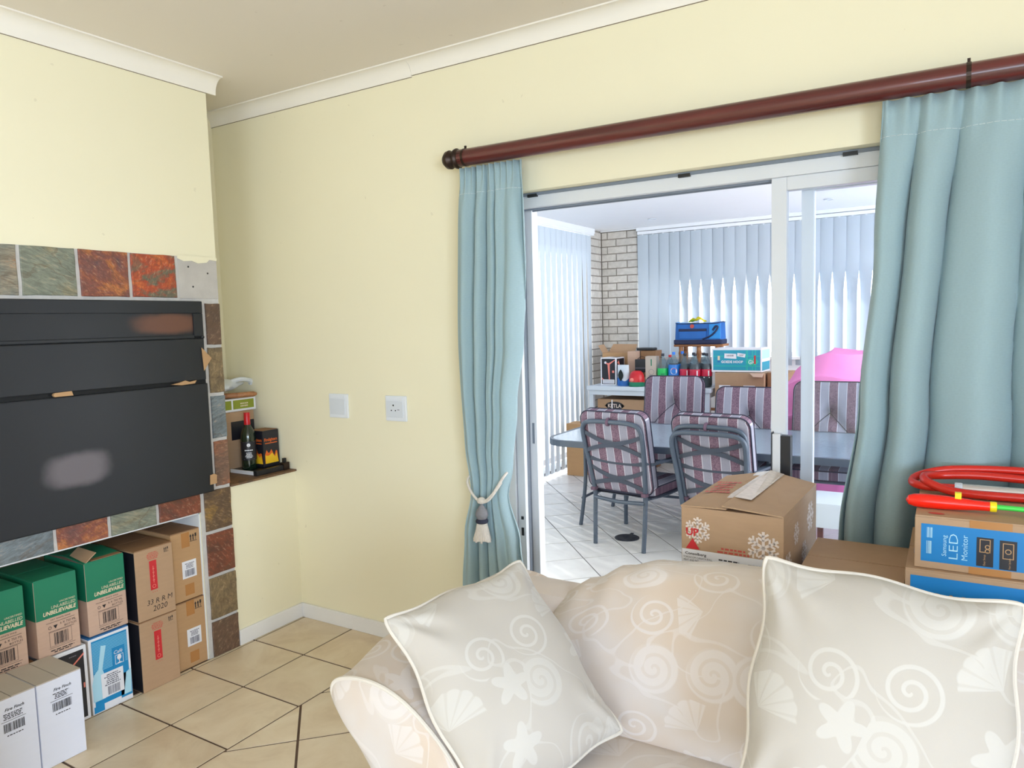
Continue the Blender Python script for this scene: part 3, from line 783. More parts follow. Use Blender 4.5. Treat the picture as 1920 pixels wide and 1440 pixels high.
BP = struct(MB().box(PX0 - 0.2, PX0 - 0.012, PY1 - 0.30, PY1 + 0.2, PZ, PCZ).box(PX0 - 0.012, PX0 + 0.445, PY1 + 0.012, PY1 + 0.2, PZ, PCZ).build('brick_pier', 'mortar'))
_bm = {}
def brick(x0, x1, y0, y1, z0, z1):
    key = tuple(round(v, 3) for v in (x1 - x0, y1 - y0, z1 - z0))
    if key not in _bm:
        a, b, c = key; m = MB().box(-a / 2, a / 2, -b / 2, b / 2, -c / 2, c / 2).mesh('brick', bevel=0.004); m.materials.append(MT['brick']); _bm[key] = m
    o = link(bpy.data.objects.new('brick', _bm[key]), BP)
    o.location = ((x0 + x1) / 2, (y0 + y1) / 2 + _rs.uniform(-0.002, 0.002), (z0 + z1) / 2)
z = PCZ - 0.014; row = 0; j = 0.006
while z > PZ + 0.05:
    za, zb = z - 0.086 + j, z - j
    cuts = [0.0, 0.078, 0.325, 0.455] if row % 2 == 0 else [0.0, 0.19, 0.455]
    for a, b in zip(cuts, cuts[1:]): brick(PX0 + a + j, PX0 + b - j, PY1, PY1 + 0.05, za, zb)
    cy = [0.30, 0.0] if row % 2 == 0 else [0.30, 0.06, 0.0]
    for a, b in zip(cy, cy[1:]): brick(PX0 - 0.05, PX0 - 0.0, PY1 - a + j, PY1 - b - j, za, zb)
    z -= 0.086; row += 1

# ceiling downlights on the patio
for k, (x, y) in enumerate(((0.163, 4.85), (1.90, 4.75))):
    t = thing('downlight', ('small round recessed downlight in the patio ceiling, nearer the brick pier', 'small round recessed downlight in the patio ceiling, over the pink bean bag side')[k], 'light', (x, y, PCZ - 0.002), 0, 'patio ceiling downlights')
    MB().lathe([(0.045, 0.0), (0.045, -0.006), (0.034, -0.008), (0.034, -0.002)], 20).build('ring', 'lamp', t)
    MB().lathe([(0.033, -0.002), (0.033, -0.004)], 16).build('lens', 'blindrail', t)

# vertical blinds
def blind(name, label, p0, p1, zt, zb, ang, normal):
    """slats hang along p0->p1; ang(k, f) gives the twist for slat k at height fraction f (0 top, 1 bottom)"""
    t = thing(name, label, 'blind', (p0[0], p0[1], 0))
    d = Vector((p1[0] - p0[0], p1[1] - p0[1], 0)); L = d.length; d.normalize(); nrm = Vector(normal)
    pitch, w = 0.1225, 0.134; n = int(L / pitch)
    rail = MB()
    a = Vector((0, 0, 0)); b = d * L
    for q in (0,):
        mt = Matrix((d, nrm, Vector((0, 0, 1)))).transposed().to_4x4(); mt.translation = d * (L / 2) + Vector((0, 0, zt + 0.022))
        rail.obox(mt, L, 0.045, 0.035)
    rail.build('head_rail', 'blindrail', t, bevel=0.004)
    for k in range(n):
        c = d * ((k + 0.5) * pitch)
        m = MB(); NV = 18
        for j2 in range(NV + 1):
            f = j2 / NV; th = ang(k, f); z = zt + (zb - zt) * f
            dv = d * math.cos(th) + nrm * math.sin(th); nv = nrm * math.cos(th) - d * math.sin(th)
            for s in (-1, -0.33, 0.33, 1):
                m.v.append(tuple(c + dv * (s * w / 2) + nv * (0.006 * (1 - s * s)) + Vector((0, 0, z))))
        for j2 in range(NV):
            for q in range(3):
                m.f.append((j2 * 4 + q, j2 * 4 + q + 1, j2 * 4 + q + 5, j2 * 4 + q + 4))
        so_ = m.build('slat', 'slat', t, smooth=True, auto=80, recalc=False)
        MB().obox(Matrix.Translation(c + Vector((0, 0, zt + 0.003))), 0.014, 0.014, 0.016).build('carrier', 'blindrail', so_)
    return t
def _angL(k, f): return rad(-(1 + 9.0 * min(1, max(0, (f - 0.06) / 0.20))))
blind('vertical_blind', 'pale floor-length vertical blind between the sliding door and the brick pier', (PX0 + 0.035, 1.2), (PX0 + 0.035, 5.17), 2.475, PZ + 0.035, _angL, (1, 0, 0))
_rb = random.Random(3)
_open = [0.0] * 4 + [1.0] * 11 + [1.0] * 40
_jit = [_rb.uniform(-3, 3) for _ in range(60)]
def _angB(k, f): return rad(6 + _jit[k] + _open[k] * 34 * min(1, max(0, (f - 0.30) / 0.17)))
blind('vertical_blind', 'pale shorter vertical blind across the window behind the stacked boxes', (PX0 + 0.47, PY1 - 0.02), (4.95, PY1 - 0.02), 2.475, 0.98, _angB, (0, -1, 0))

def wb(mb, name, mat, t, **k):
    """build a shape given in world coordinates under a thing that is not rotated"""
    l = t.location
    mb.v = [(x - l.x, y - l.y, z - l.z) for x, y, z in mb.v]
    return mb.build(name, mat, t, **k)

# ------------------------------------------------------------------ built-in barbecue
bq = thing('barbecue', 'black steel built-in barbecue front with closed doors, framed by slate tiles', 'barbecue', (0.0, -1.125, 0.774))
wb(MB().box(0.004, 0.022, -1.745, -0.505, 0.774, 1.638), 'back_frame', 'blackshadow', bq, bevel=0.006)
hd = MB().box(0.018, 0.030, -1.742, -0.508, 1.584, 1.637).box(0.018, 0.030, -0.556, -0.508, 1.482, 1.584).box(0.018, 0.030, -1.742, -1.700, 1.482, 1.584).box(0.018, 0.030, -1.700, -0.556, 1.474, 1.488)
wb(hd, 'hood_panel', 'braai', bq, bevel=0.003)
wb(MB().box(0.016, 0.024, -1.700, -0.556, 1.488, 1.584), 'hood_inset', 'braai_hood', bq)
wb(MB().box(0.020, 0.034, -1.738, -0.512, 1.288, 1.472), 'upper_door', 'braai', bq, bevel=0.004)
wb(MB().box(0.020, 0.036, -1.740, -0.508, 0.778, 1.272), 'lower_door', 'braai_low', bq, bevel=0.005)
wb(MB().lathe([(0.006, 0), (0.008, 0.006), (0.004, 0.010)], 10, (0.022, -0.512, 1.478), 'X'), 'door_catch', 'black', bq)
def shim(label, pts, th=0.004, x=0.034):
    cy = sum(p[0] for p in pts) / len(pts); cz = min(p[1] for p in pts)
    m = MB(); n = len(pts)
    m.add([(0, y - cy, z - cz) for y, z in pts] + [(th, y - cy, z - cz) for y, z in pts],
          [tuple(range(n)), tuple(range(2 * n - 1, n - 1, -1))] + [(i, (i + 1) % n, n + (i + 1) % n, n + i) for i in range(n)])
    o = m.build('cardboard_wedge', 'card2'); o.location = (x, cy, cz)
    return meta(o, label, 'cardboard', 'cardboard wedges stuck in the barbecue doors')
shim('triangular cardboard wedge stuck at the right edge of the upper barbecue door', [(-0.530, 1.431), (-0.483, 1.383), (-0.524, 1.329)], x=0.036)
shim('short folded cardboard wedge in the gap far from the door edge', [(-1.162, 1.274), (-1.095, 1.274), (-1.100, 1.291), (-1.160, 1.289), (-1.168, 1.282)], 0.012, 0.028)
shim('long torn cardboard wedge in the door gap beside the door edge', [(-0.685, 1.279), (-0.640, 1.273), (-0.575, 1.276), (-0.566, 1.289), (-0.60, 1.284), (-0.62, 1.292), (-0.65, 1.284)], 0.012, 0.028)
shim('small square cardboard wedge at the lower corner of the lower door', [(-0.530, 0.812), (-0.497, 0.812), (-0.494, 0.850), (-0.506, 0.858), (-0.528, 0.855)], 0.004, 0.037)

# ------------------------------------------------------------------ wall plates
def plate(name, label, x, z, socket):
    t = thing(name, label, 'socket' if socket else 'switch', (x, 0, z))
    MB().box(-0.062, 0.062, -0.010, 0, 0.0, 0.118).build('cover', 'plate', t, bevel=0.004)
    MB().box(-0.053, 0.044, -0.0125, -0.009, 0.018, 0.094).build('module', 'plate2', t, bevel=0.002)
    MB().box(-0.053, 0.044, -0.0120, -0.009, 0.098, 0.113).build('top_module', 'plate', t, bevel=0.002)
    if socket:
        for (dx, dz, r) in ((-0.012, 0.074, 0.0042), (-0.024, 0.050, 0.0033), (0.0, 0.050, 0.0033)):
            MB().lathe([(r, -0.0131), (r, -0.0124)], 12, (dx, 0, dz), 'Y').build('pin_hole', 'black', t)
        MB().box(0.012, 0.024, -0.0135, -0.0124, 0.052, 0.055).build('switch_mark', 'greyink', t)
    return t
plate('blank_plate', 'square white blank wall plate with a plain centre, nearer the niche', 0.337, 1.064, False)
plate('wall_socket', 'square white wall socket with three round pin holes, nearer the curtain', 0.700, 1.064, True)

# ------------------------------------------------------------------ curtain rod and curtains
rod = thing('curtain_rod', 'thick dark mahogany curtain pole with a turned end knob above the door', 'curtain rod', (2.6, 0, 2.166))
RY, RR = -0.095, 0.034
rodz = lambda x: 2.176 - 0.0075 * (x - 1.1)
wb(MB().tube([(1.17, RY, rodz(1.17)), (2.0, RY, rodz(2.0)), (3.0, RY, rodz(3.0)), (4.3, RY, rodz(4.3))], RR, 24), 'pole', 'rod', rod, smooth=True)
wb(MB().lathe([(0.006, -0.078), (0.022, -0.074), (0.036, -0.058), (0.038, -0.044), (0.028, -0.030), (0.024, -0.026), (0.040, -0.016), (0.041, -0.008), (0.034, 0.0), (0.034, 0.02)], 20, (1.165, RY, rodz(1.16)), 'X'), 'finial', 'darkmetal', rod, smooth=True)
for bx in (1.195, 2.92, 4.1):
    ring = [(bx, RY + (RR + 0.0015) * math.cos(a), rodz(bx) + (RR + 0.0015) * math.sin(a)) for a in [2 * math.pi * k / 20 for k in range(20)]]
    b = MB()
    for a, c in zip(ring, ring[1:] + ring[:1]):
        b.add([(bx - 0.006, a[1], a[2]), (bx + 0.006, a[1], a[2]), (bx + 0.006, c[1], c[2]), (bx - 0.006, c[1], c[2])], [(0, 1, 2, 3)])
    b.box(bx - 0.004, bx + 0.004, RY - 0.003, RY + 0.003, rodz(bx) + RR, rodz(bx) + RR + 0.012)
    b.box(bx - 0.006, bx + 0.006, RY + RR, 0.0, rodz(bx) - 0.008, rodz(bx) + 0.008)
    wb(b, 'bracket', 'darkmetal', rod)

def curtain(label, xl, xr, ztop, zbot, folds, amp, yc, nu=160, nv=60, seed=0, ztopf=None):
    t = thing('curtain', label, 'curtain', ((xl(1.0) + xr(1.0)) / 2, yc, zbot))
    r = random.Random(seed)
    ph = [r.uniform(0, 6.28) for _ in range(6)]
    def pos(u, v):
        zt = ztopf(u) if ztopf else ztop
        z = zt + (zbot - zt) * v
        uu = u + 0.025 * math.sin(2 * math.pi * 1.7 * u + ph[0]) * min(1, v * 4)
        x = xl(z) + (xr(z) - xl(z)) * min(1, max(0, uu))
        a = amp(z)
        w_ = math.sin(2 * math.pi * folds * u + ph[1] + 1.2 * math.sin(2 * math.pi * u * 1.3 + ph[2]) + 0.25 * math.sin(z * 3 + ph[3]))
        y = yc - a * (1 - 2 * (1 - abs(w_) ** 0.7) ** 1.6) * 0.9 + 0.30 * a * math.sin(2 * math.pi * folds * 1.9 * u + ph[4] + z * 0.8)
        head = max(0, 1 - (zt - z) / 0.13)                 # gathered heading
        y += head * 0.010 * math.sin(2 * math.pi * folds * 5 * u + ph[5])
        x += head * 0.004 * math.sin(2 * math.pi * folds * 5 * u + 1.0)
        return Vector((x, y, z))
    m = MB().grid(pos, nu, nv, uvfn=lambda u, v: (u * (xr(1.4) - xl(1.4)) * 1.6, v * (ztop - zbot)))
    o = wb(m, 'drape', 'curtain', t, smooth=True, auto=85, recalc=False)
    sd = o.modifiers.new('thickness', 'SOLIDIFY'); sd.thickness = 0.003; sd.offset = 0
    for dv in (0.028, 0.05):
        pts = []
        for k in range(nu + 1):
            p = pos(k / nu, dv); p.y -= 0.003; pts.append(p)
        seg = MB()
        for k in range(0, nu - 3, 5):
            if dv < 0.04 and (k // 5) % 3 == 0: continue
            seg.tube(pts[k:k + 5], 0.0008, 4)
        if dv > 0.04: wb(seg, 'stitching', 'thread', t)
    return t, pos
CLx = lambda z: lerp([(0.0, 1.085), (0.4, 1.118), (0.62, 1.135), (0.80, 1.172), (1.0, 1.150), (1.43, 1.135), (2.14, 1.165)], z)
CRx = lambda z: lerp([(0.0, 1.47), (0.4, 1.435), (0.60, 1.400), (0.80, 1.345), (0.90, 1.365), (1.17, 1.395), (1.43, 1.432), (1.8, 1.452), (2.14, 1.458)], z)
curtain('blue-green curtain gathered by a tasselled cord beside the wall socket', CLx, CRx, 2.133, 0.015, 2.1, lambda z: lerp([(0, 0.046), (0.6, 0.032), (0.82, 0.020), (1.2, 0.036), (1.9, 0.030), (2.13, 0.008)], z), -0.095, 150, 70, 4)
C2L = lambda z: lerp([(0.0, 2.50), (0.5, 2.555), (0.806, 2.590), (1.218, 2.640), (1.7, 2.680), (2.13, 2.700)], z)
C2R = lambda z: 3.72 + 0.0 * z
curtain('wide blue-green curtain hanging loose behind the monitor boxes', C2L, C2R, 2.13, 0.015, 3.6, lambda z: lerp([(0, 0.046), (1.0, 0.048), (1.8, 0.036), (2.13, 0.006)], z), -0.090, 320, 50, 11, ztopf=lambda u: 2.128 - 0.006 * u)

tb = thing('curtain_tieback', 'cream cord tieback with a grey headed cream tassel round the curtain', 'tieback', (1.258, -0.145, 0.60))
wb(MB().tube(smooth_path([(1.168, -0.10, 0.868), (1.178, -0.135, 0.845), (1.215, -0.150, 0.800), (1.258, -0.152, 0.775), (1.305, -0.150, 0.805), (1.345, -0.128, 0.872), (1.352, -0.10, 0.895)], 6), 0.0055, 8)
   .tube(smooth_path([(1.262, -0.156, 0.772), (1.30, -0.155, 0.792), (1.342, -0.130, 0.858)], 6), 0.005, 8), 'cord', 'rope', tb, smooth=True)
wb(MB().lathe([(0.004, 0.768), (0.016, 0.772), (0.019, 0.780), (0.012, 0.792), (0.004, 0.795)], 12, (1.258, -0.154, 0)), 'knot', 'rope', tb, smooth=True)
wb(MB().lathe([(0.003, 0.768), (0.010, 0.758), (0.024, 0.738), (0.027, 0.722), (0.020, 0.706), (0.018, 0.703)], 16, (1.258, -0.154, 0)), 'tassel_head', 'tasselgrey', tb, smooth=True)
wb(MB().lathe([(0.021, 0.705), (0.026, 0.699), (0.026, 0.692), (0.021, 0.687)], 16, (1.258, -0.154, 0)), 'tassel_band', 'navy', tb, smooth=True)
sk = MB()
for k in range(26):
    a = 2 * math.pi * k / 26; rr = random.Random(k).uniform(-0.004, 0.006)
    sk.tube([(1.258 + 0.019 * math.cos(a), -0.154 + 0.019 * math.sin(a), 0.690), (1.258 + 0.026 * math.cos(a), -0.154 + 0.022 * math.sin(a), 0.655), (1.256 + 0.036 * math.cos(a), -0.154 + 0.026 * math.sin(a), 0.612 + rr)], [0.0022, 0.0034, 0.0048], 6)
wb(sk, 'tassel_skirt', 'rope', tb, smooth=True)

# ------------------------------------------------------------------ things in the niche
ZL = 0.782
b = thing('document_tray', 'black tray with a pale front edge lying on the niche ledge', 'tray', (-0.21, -0.11, ZL))
MB().box(-0.035, 0.14, -0.088, 0.104, 0.004, 0.016).build('sheet', 'black', b, bevel=0.001)
MB().box(0.14, 0.148, -0.092, 0.104, 0.0, 0.018).box(-0.035, 0.148, -0.095, -0.088, 0.0, 0.018).build('edge', 'paper', b)
ZT = ZL + 0.0165
def wine_bottle():
    t = thing('wine_bottle', 'dark green wine bottle with a red capsule in the niche', 'bottle', (-0.158, -0.155, ZT))
    MB().lathe([(0.032, 0.0), (0.0365, 0.004), (0.0372, 0.02), (0.0372, 0.165), (0.035, 0.185), (0.026, 0.207), (0.0165, 0.222), (0.0145, 0.235), (0.0145, 0.285)], 24).build('glass', 'bottleglass', t, smooth=True, auto=50)
    MB().lathe([(0.0152, 0.222), (0.0156, 0.226), (0.0152, 0.288), (0.0140, 0.290)], 20).build('capsule', 'capred', t, smooth=True, auto=50)
    lab = MB(); pr = Print()
    lab.grid(lambda u, v: (0.0376 * math.cos(rad(-130 + 200 * u)), 0.0376 * math.sin(rad(-130 + 200 * u)), 0.050 + 0.095 * v), 20, 1)
    lab.build('label', 'blacksheet', t, smooth=True)
    def wrap(p, name, mat):
        p.v = [(0.0382 * math.cos(rad(-38) + u / 0.0378), 0.0382 * math.sin(rad(-38) + u / 0.0378), v) for u, v, _ in p.v]
        p.build(name, mat, t, recalc=False)
    wrap(Print().lines(-0.022, 0.098, 0.022, 0.108, 1, 6).lines(-0.02, 0.062, 0.02, 0.092, 5, 3).rect(-0.025, 0.054, 0.025, 0.0552).rect(-0.027, 0.141, 0.027, 0.1422), 'lettering', 'paper')
    wrap(Print().disc(0, 0.127, 0.009, 12), 'crest', 'paper'); 
    return t
wine_bottle()
fb = thing('firelighter_tin', 'black square box with a flame print and orange lettering in the niche', 'box', (-0.150, -0.060, ZT))
MB().box(-0.05, 0.05, -0.052, 0.050, 0, 0.190).build('body', 'blacksheet', fb, bevel=0.004)
F = faces(0.10, 0.104, 0.19)
F['right'] = (Vector((0.05, -0.052, 0)), Vector((0, 1, 0)), Vector((0, 0, 1)), Vector((1, 0, 0)))
F['front'] = (Vector((-0.05, -0.052, 0)), Vector((1, 0, 0)), Vector((0, 0, 1)), Vector((0, -1, 0)))
def flames(p, w, hmax, n, seed):
    r = random.Random(seed); pts = [(0.006, 0.02)]
    for k in range(n):
        x = 0.006 + (w - 0.012) * (k + 0.5) / n; pts += [(x - (w - 0.012) / n * 0.4, 0.055 + 0.02 * r.random()), (x, hmax * r.uniform(0.65, 1.0)), (x + (w - 0.012) / n * 0.25, 0.06 + 0.02 * r.random())]
    pts.append((w - 0.006, 0.02)); pts2 = [(x, max(y, 0.02)) for x, y in pts]
    for a, c in zip(pts2[1:], pts2[2:]): p.poly([(a[0], 0.02), (c[0], 0.02), c, a])
    return p
for key in ('front', 'right'):
    flames(Print(), 0.10, 0.100, 3, 2 if key == 'front' else 5).put('flame_print', 'flame2', fb, F[key])
    flames(Print(), 0.10, 0.075, 2, 8 if key == 'front' else 9).put('flame_core', 'flame1', fb, F[key], 0.0010)
    Print().text('Firelighters', 0.05, 0.135, width=0.082, height=0.016, bold=0.02).rect(0.012, 0.122, 0.09, 0.126).put('lettering', 'flame2', fb, F[key])
MB().box(-0.046, 0.046, -0.048, 0.046, 0.1895, 0.1915).build('lid', 'carddark', fb)
cb, F = carton('cardboard_box', 'open brown cardboard box with black side print standing in the niche', (-0.372, -0.185, ZL), 0.30, 0.24, 0.305, rad(90), 'card', lift=0.0)
Print().rect(0.155, 0.16, 0.298, 0.255).put('print', 'blacksheet', cb, F['front'])
Print().rect(0.002, 0.10, 0.055, 0.22).put('print', 'blacksheet', cb, F['front'])
gb = thing('green_carton', 'olive green carton with white edges on top of the niche cardboard box', 'box', (-0.345, -0.150, ZL + 0.306), rad(90))
MB().box(-0.13, 0.13, -0.095, 0.095, 0, 0.066).build('body', 'paper', gb, bevel=0.003)
F = faces(0.26, 0.19, 0.066)
Print().rect(0.118, 0.012, 0.247, 0.058).rect(0.010, 0.012, 0.108, 0.058).put('green_panel', 'olive', gb, F['front'])
Print().lines(0.160, 0.022, 0.212, 0.048, 2, 6).put('print', 'cream', gb, F['front'], 0.001)
bt = thing('wooden_board', 'brown wooden board with a rounded handle under the white bag in the niche', 'board', (-0.34, -0.16, ZL + 0.373))
MB().tube([(-0.10, -0.18, 0.014), (0.02, -0.06, 0.014), (0.10, 0.05, 0.016), (0.125, 0.10, 0.017), (0.132, 0.115, 0.017)], [0.014, 0.014, 0.014, 0.014, 0.006], 12).build('handle', 'wood', bt, smooth=True)
MB().box(-0.12, 0.06, -0.20, 0.02, 0.0, 0.012).build('blade', 'ledge', bt, bevel=0.003)
wbag = thing('white_bag', 'crumpled white plastic bag lying on the wooden board in the niche', 'bag', (-0.36, -0.20, ZL + 0.405))
def crump(u, v):
    a, p = 2 * math.pi * u, math.pi * v
    r = 1 + 0.10 * math.sin(3 * a + 2 * p) + 0.08 * math.sin(5 * a - 3 * p) + 0.05 * math.sin(9 * a + p)
    return (0.10 * r * math.sin(p) * math.cos(a), 0.135 * r * math.sin(p) * math.sin(a) + 0.02, max(0.0, 0.034 + 0.038 * r * -math.cos(p) * (1 - 0.3 * math.sin(a))))
MB().grid(crump, 28, 14, cu=True).build('body', 'whitecloth', wbag, smooth=True, merge=True)
MB().tube(smooth_path([(0.05, 0.05, 0.045), (0.07, 0.12, 0.062), (0.06, 0.19, 0.050), (0.05, 0.205, 0.030)], 6), [0.012] * 12 + [0.014] * 6 + [0.006], 8).build('twisted_neck', 'whitecloth', wbag, smooth=True)
MB().box(-0.05, 0.06, -0.08, 0.02, 0.066, 0.074).build('dark_flap', 'black', wbag)
rl = thing('steel_rail', 'black steel rail with a bolt bracket at the edge of the ledge', 'rail', (-0.030, -0.10, ZL))
MB().box(-0.022, 0.0, -0.12, 0.050, 0.0, 0.026).build('bar', 'black', rl, bevel=0.002)
MB().box(-0.026, 0.004, 0.050, 0.088, 0.0, 0.038).build('bracket', 'darkmetal', rl, bevel=0.002)
MB().box(-0.018, -0.004, 0.058, 0.076, 0.038, 0.060).build('bolt', 'black', rl, bevel=0.002)

# ------------------------------------------------------------------ cartons under the barbecue (fronts face +X)
R90 = rad(90)
def side(y0, y1): return (y0 + y1) / 2, abs(y1 - y0)
def arrows(p, u, v, s):
    for k in range(2): p.rect(u + k * s * 0.42, v, u + k * s * 0.42 + s * 0.16, v + s * 0.7).poly([(u + k * s * 0.42 - s * 0.10, v + s * 0.62), (u + k * s * 0.42 + s * 0.26, v + s * 0.62), (u + k * s * 0.42 + s * 0.08, v + s)])
    return p.rect(u + s * 0.78, v + s * 0.5, u + s * 1.05, v + s).rect(u + s * 0.88, v, u + s * 0.95, v + s * 0.5).rect(u - s * 0.1, v - s * 0.14, u + s * 1.1, v - s * 0.06)
def fronts(dd): return 0.34
D = 0.30
for z, which in ((0.0005, 'lower'), (0.3095, 'upper')):
    yc, w = side(-0.712, -0.570)
    x1 = -0.006 if which == 'upper' else -0.002
    t, F = carton('wine_carton', 'brown carton with a white barcode label, %s one beside the slate pier' % which, (x1 - D / 2, yc, z), w, D, 0.306 if which == 'lower' else 0.312, R90, 'card2', 'carddark', 'X', group='brown labelled wine cartons')
    Print().rect(0.050, 0.238, 0.090, 0.304).put('tape', 'tape', t, F['front'])
    Print().rect(0.055, 0.02, 0.100, 0.070).put('tape', 'tape', t, F['front'])
    Print().rect(0.046, 0.098, 0.116, 0.176).put('label', 'paper', t, F['front'], 0.0010)
    Print().bars(0.058, 0.106, 0.108, 0.136, 3).lines(0.060, 0.142, 0.106, 0.168, 4, 2).put('label_print', 'greyink', t, F['front'], 0.0016)
    arrows(Print(), 0.094, 0.262, 0.030).put('handling_marks', 'ink', t, F['front'])
for z, which in ((0.0005, 'lower'), (0.304, 'upper')):
    yc, w = side(-0.903, -0.733)
    t, F = carton('wine_carton', ('brown carton with a red strip, upper one, marked 2020 by hand' if which == 'upper' else 'brown carton with a red strip, lower one, standing on the floor'), (0.034 - 0.32 / 2, yc, z), w, 0.32, 0.302, R90, 'card', 'carddark', 'X', group='brown red-strip wine cartons')
    Print().rect(0.062, 0.120, 0.094, 0.245).rect(0.070, 0.108, 0.072, 0.112).rect(0.079, 0.108, 0.081, 0.112).rect(0.088, 0.108, 0.090, 0.112).put('red_strip', 'red', t, F['front'])
    Print().bars(0.0765, 0.150, 0.0805, 0.222, 5, 3).rect(0.074, 0.160, 0.083, 0.163).rect(0.074, 0.176, 0.083, 0.179).rect(0.074, 0.192, 0.083, 0.195).rect(0.074, 0.208, 0.083, 0.211).ring(0.078, 0.135, 0.008, 0.002, 14).put('strip_lettering', 'coral', t, F['front'], 0.001)
    Print().lines(0.052, 0.252, 0.106, 0.284, 5, 4).put('red_lettering', 'redink', t, F['front'])
    arrows(Print(), 0.132, 0.268, 0.018).put('handling_marks', 'ink', t, F['front'])
    if which == 'upper': Print().text('33 R R M', 0.098, 0.060, width=0.112, bold=-0.004, shear=0.15).text('2020', 0.098, 0.028, width=0.064, bold=-0.004, shear=0.15).put('handwriting', 'ink', t, F['front'])
    MB().box(-w / 2 - 0.0012, -w / 2 + 0.0005, -0.158, 0.158, 0.004, 0.294).build('dark_side_print', 'blacksheet', t)
# blue carton
yc, w = side(-1.103, -0.940)
t, F = carton('glassware_carton', 'blue and white glassware carton with a bottle picture, under a green carton', (0.020 - 0.15, yc, 0.0005), w, 0.30, 0.310, R90, 'paper', 'bluedeep', 'X')
Print().rect(0.010, 0.030, w - 0.010, 0.296).rect(0.004, 0.004, 0.045, 0.03).rect(0.115, 0.02, w - 0.002, 0.12).put('blue_panel', 'blueprint', t, F['front'])
p = Print()
for k in range(22): p.rect(0.012, 0.168 + k * 0.0056, w - 0.012, 0.1704 + k * 0.0056)
p.put('blue_stripes', 'blueline', t, F['front'], 0.0010)
Print().poly([(0.004, 0.05), (0.052, 0.05), (0.058, 0.11), (0.054, 0.145), (0.046, 0.172), (0.066, 0.262), (0.046, 0.268), (0.030, 0.176), (0.012, 0.160), (0.003, 0.12)]).put('bottle_picture', 'bluepale', t, F['front'], 0.0014)
Print().poly([(0.126, 0.03), (w - 0.006, 0.03), (w - 0.002, 0.13), (0.140, 0.12)]).put('bottle_picture', 'bluepale', t, F['front'], 0.0014)
Print().rect(0.088, 0.160, 0.140, 0.238).put('picture_panel', 'blueprint', t, F['front'], 0.0018)
Print().text('Café', 0.112, 0.212, width=0.036, shear=0.2).disc(0.116, 0.194, 0.009, 14, 0.011).rect(0.1145, 0.172, 0.1175, 0.186).rect(0.108, 0.170, 0.124, 0.173).frame(0.099, 0.168, 0.133, 0.206, 0.0018).put('picture_lettering', 'paper', t, F['front'], 0.0022)
Print().rect(0.038, 0.052, 0.128, 0.152).put('label', 'paper', t, F['front'], 0.0022)
Print().bars(0.062, 0.058, 0.112, 0.092, 5).lines(0.050, 0.098, 0.116, 0.146, 6, 8).put('label_print', 'greyink', t, F['front'], 0.0028)
MB().box(-w / 2 - 0.0012, -w / 2 + 0.0004, -0.148, 0.148, 0.0, 0.300).build('side_panel', 'cardgrey', t)
Print().rect(0.01, 0.012, w - 0.01, 0.285).put('top_print', 'bluedeep', t, F['top'], 0.0012)
# dark carton with a white border
yc, w = side(-1.268, -1.112)
t, F = carton('dark_carton', 'black carton with a white border and coral stripe, half hidden by white cartons', (0.020 - 0.15, yc, 0.0005), w, 0.30, 0.298, R90, 'paper', 'paper', 'X')
Print().rect(0.008, 0.012, w - 0.012, 0.284).put('black_panel', 'blacksheet', t, F['front'])
Print().poly([(0.085, 0.215), (0.145, 0.262), (0.145, 0.270), (0.085, 0.223)]).rect(0.136, 0.13, 0.142, 0.15).put('coral_stripe', 'coral', t, F['front'], 0.001)
Print().lines(0.084, 0.266, 0.124, 0.274, 1, 3).put('lettering', 'greyink', t, F['front'], 0.001)
# a second dark carton behind the white ones, carries the green carton above
yc, w = side(-1.470, -1.290)
carton('plain_carton', 'plain brown carton behind the white cartons under the barbecue', (0.0 - 0.15, yc, 0.0005), w, 0.30, 0.300, R90, 'carddark', 'carddark', 'X')
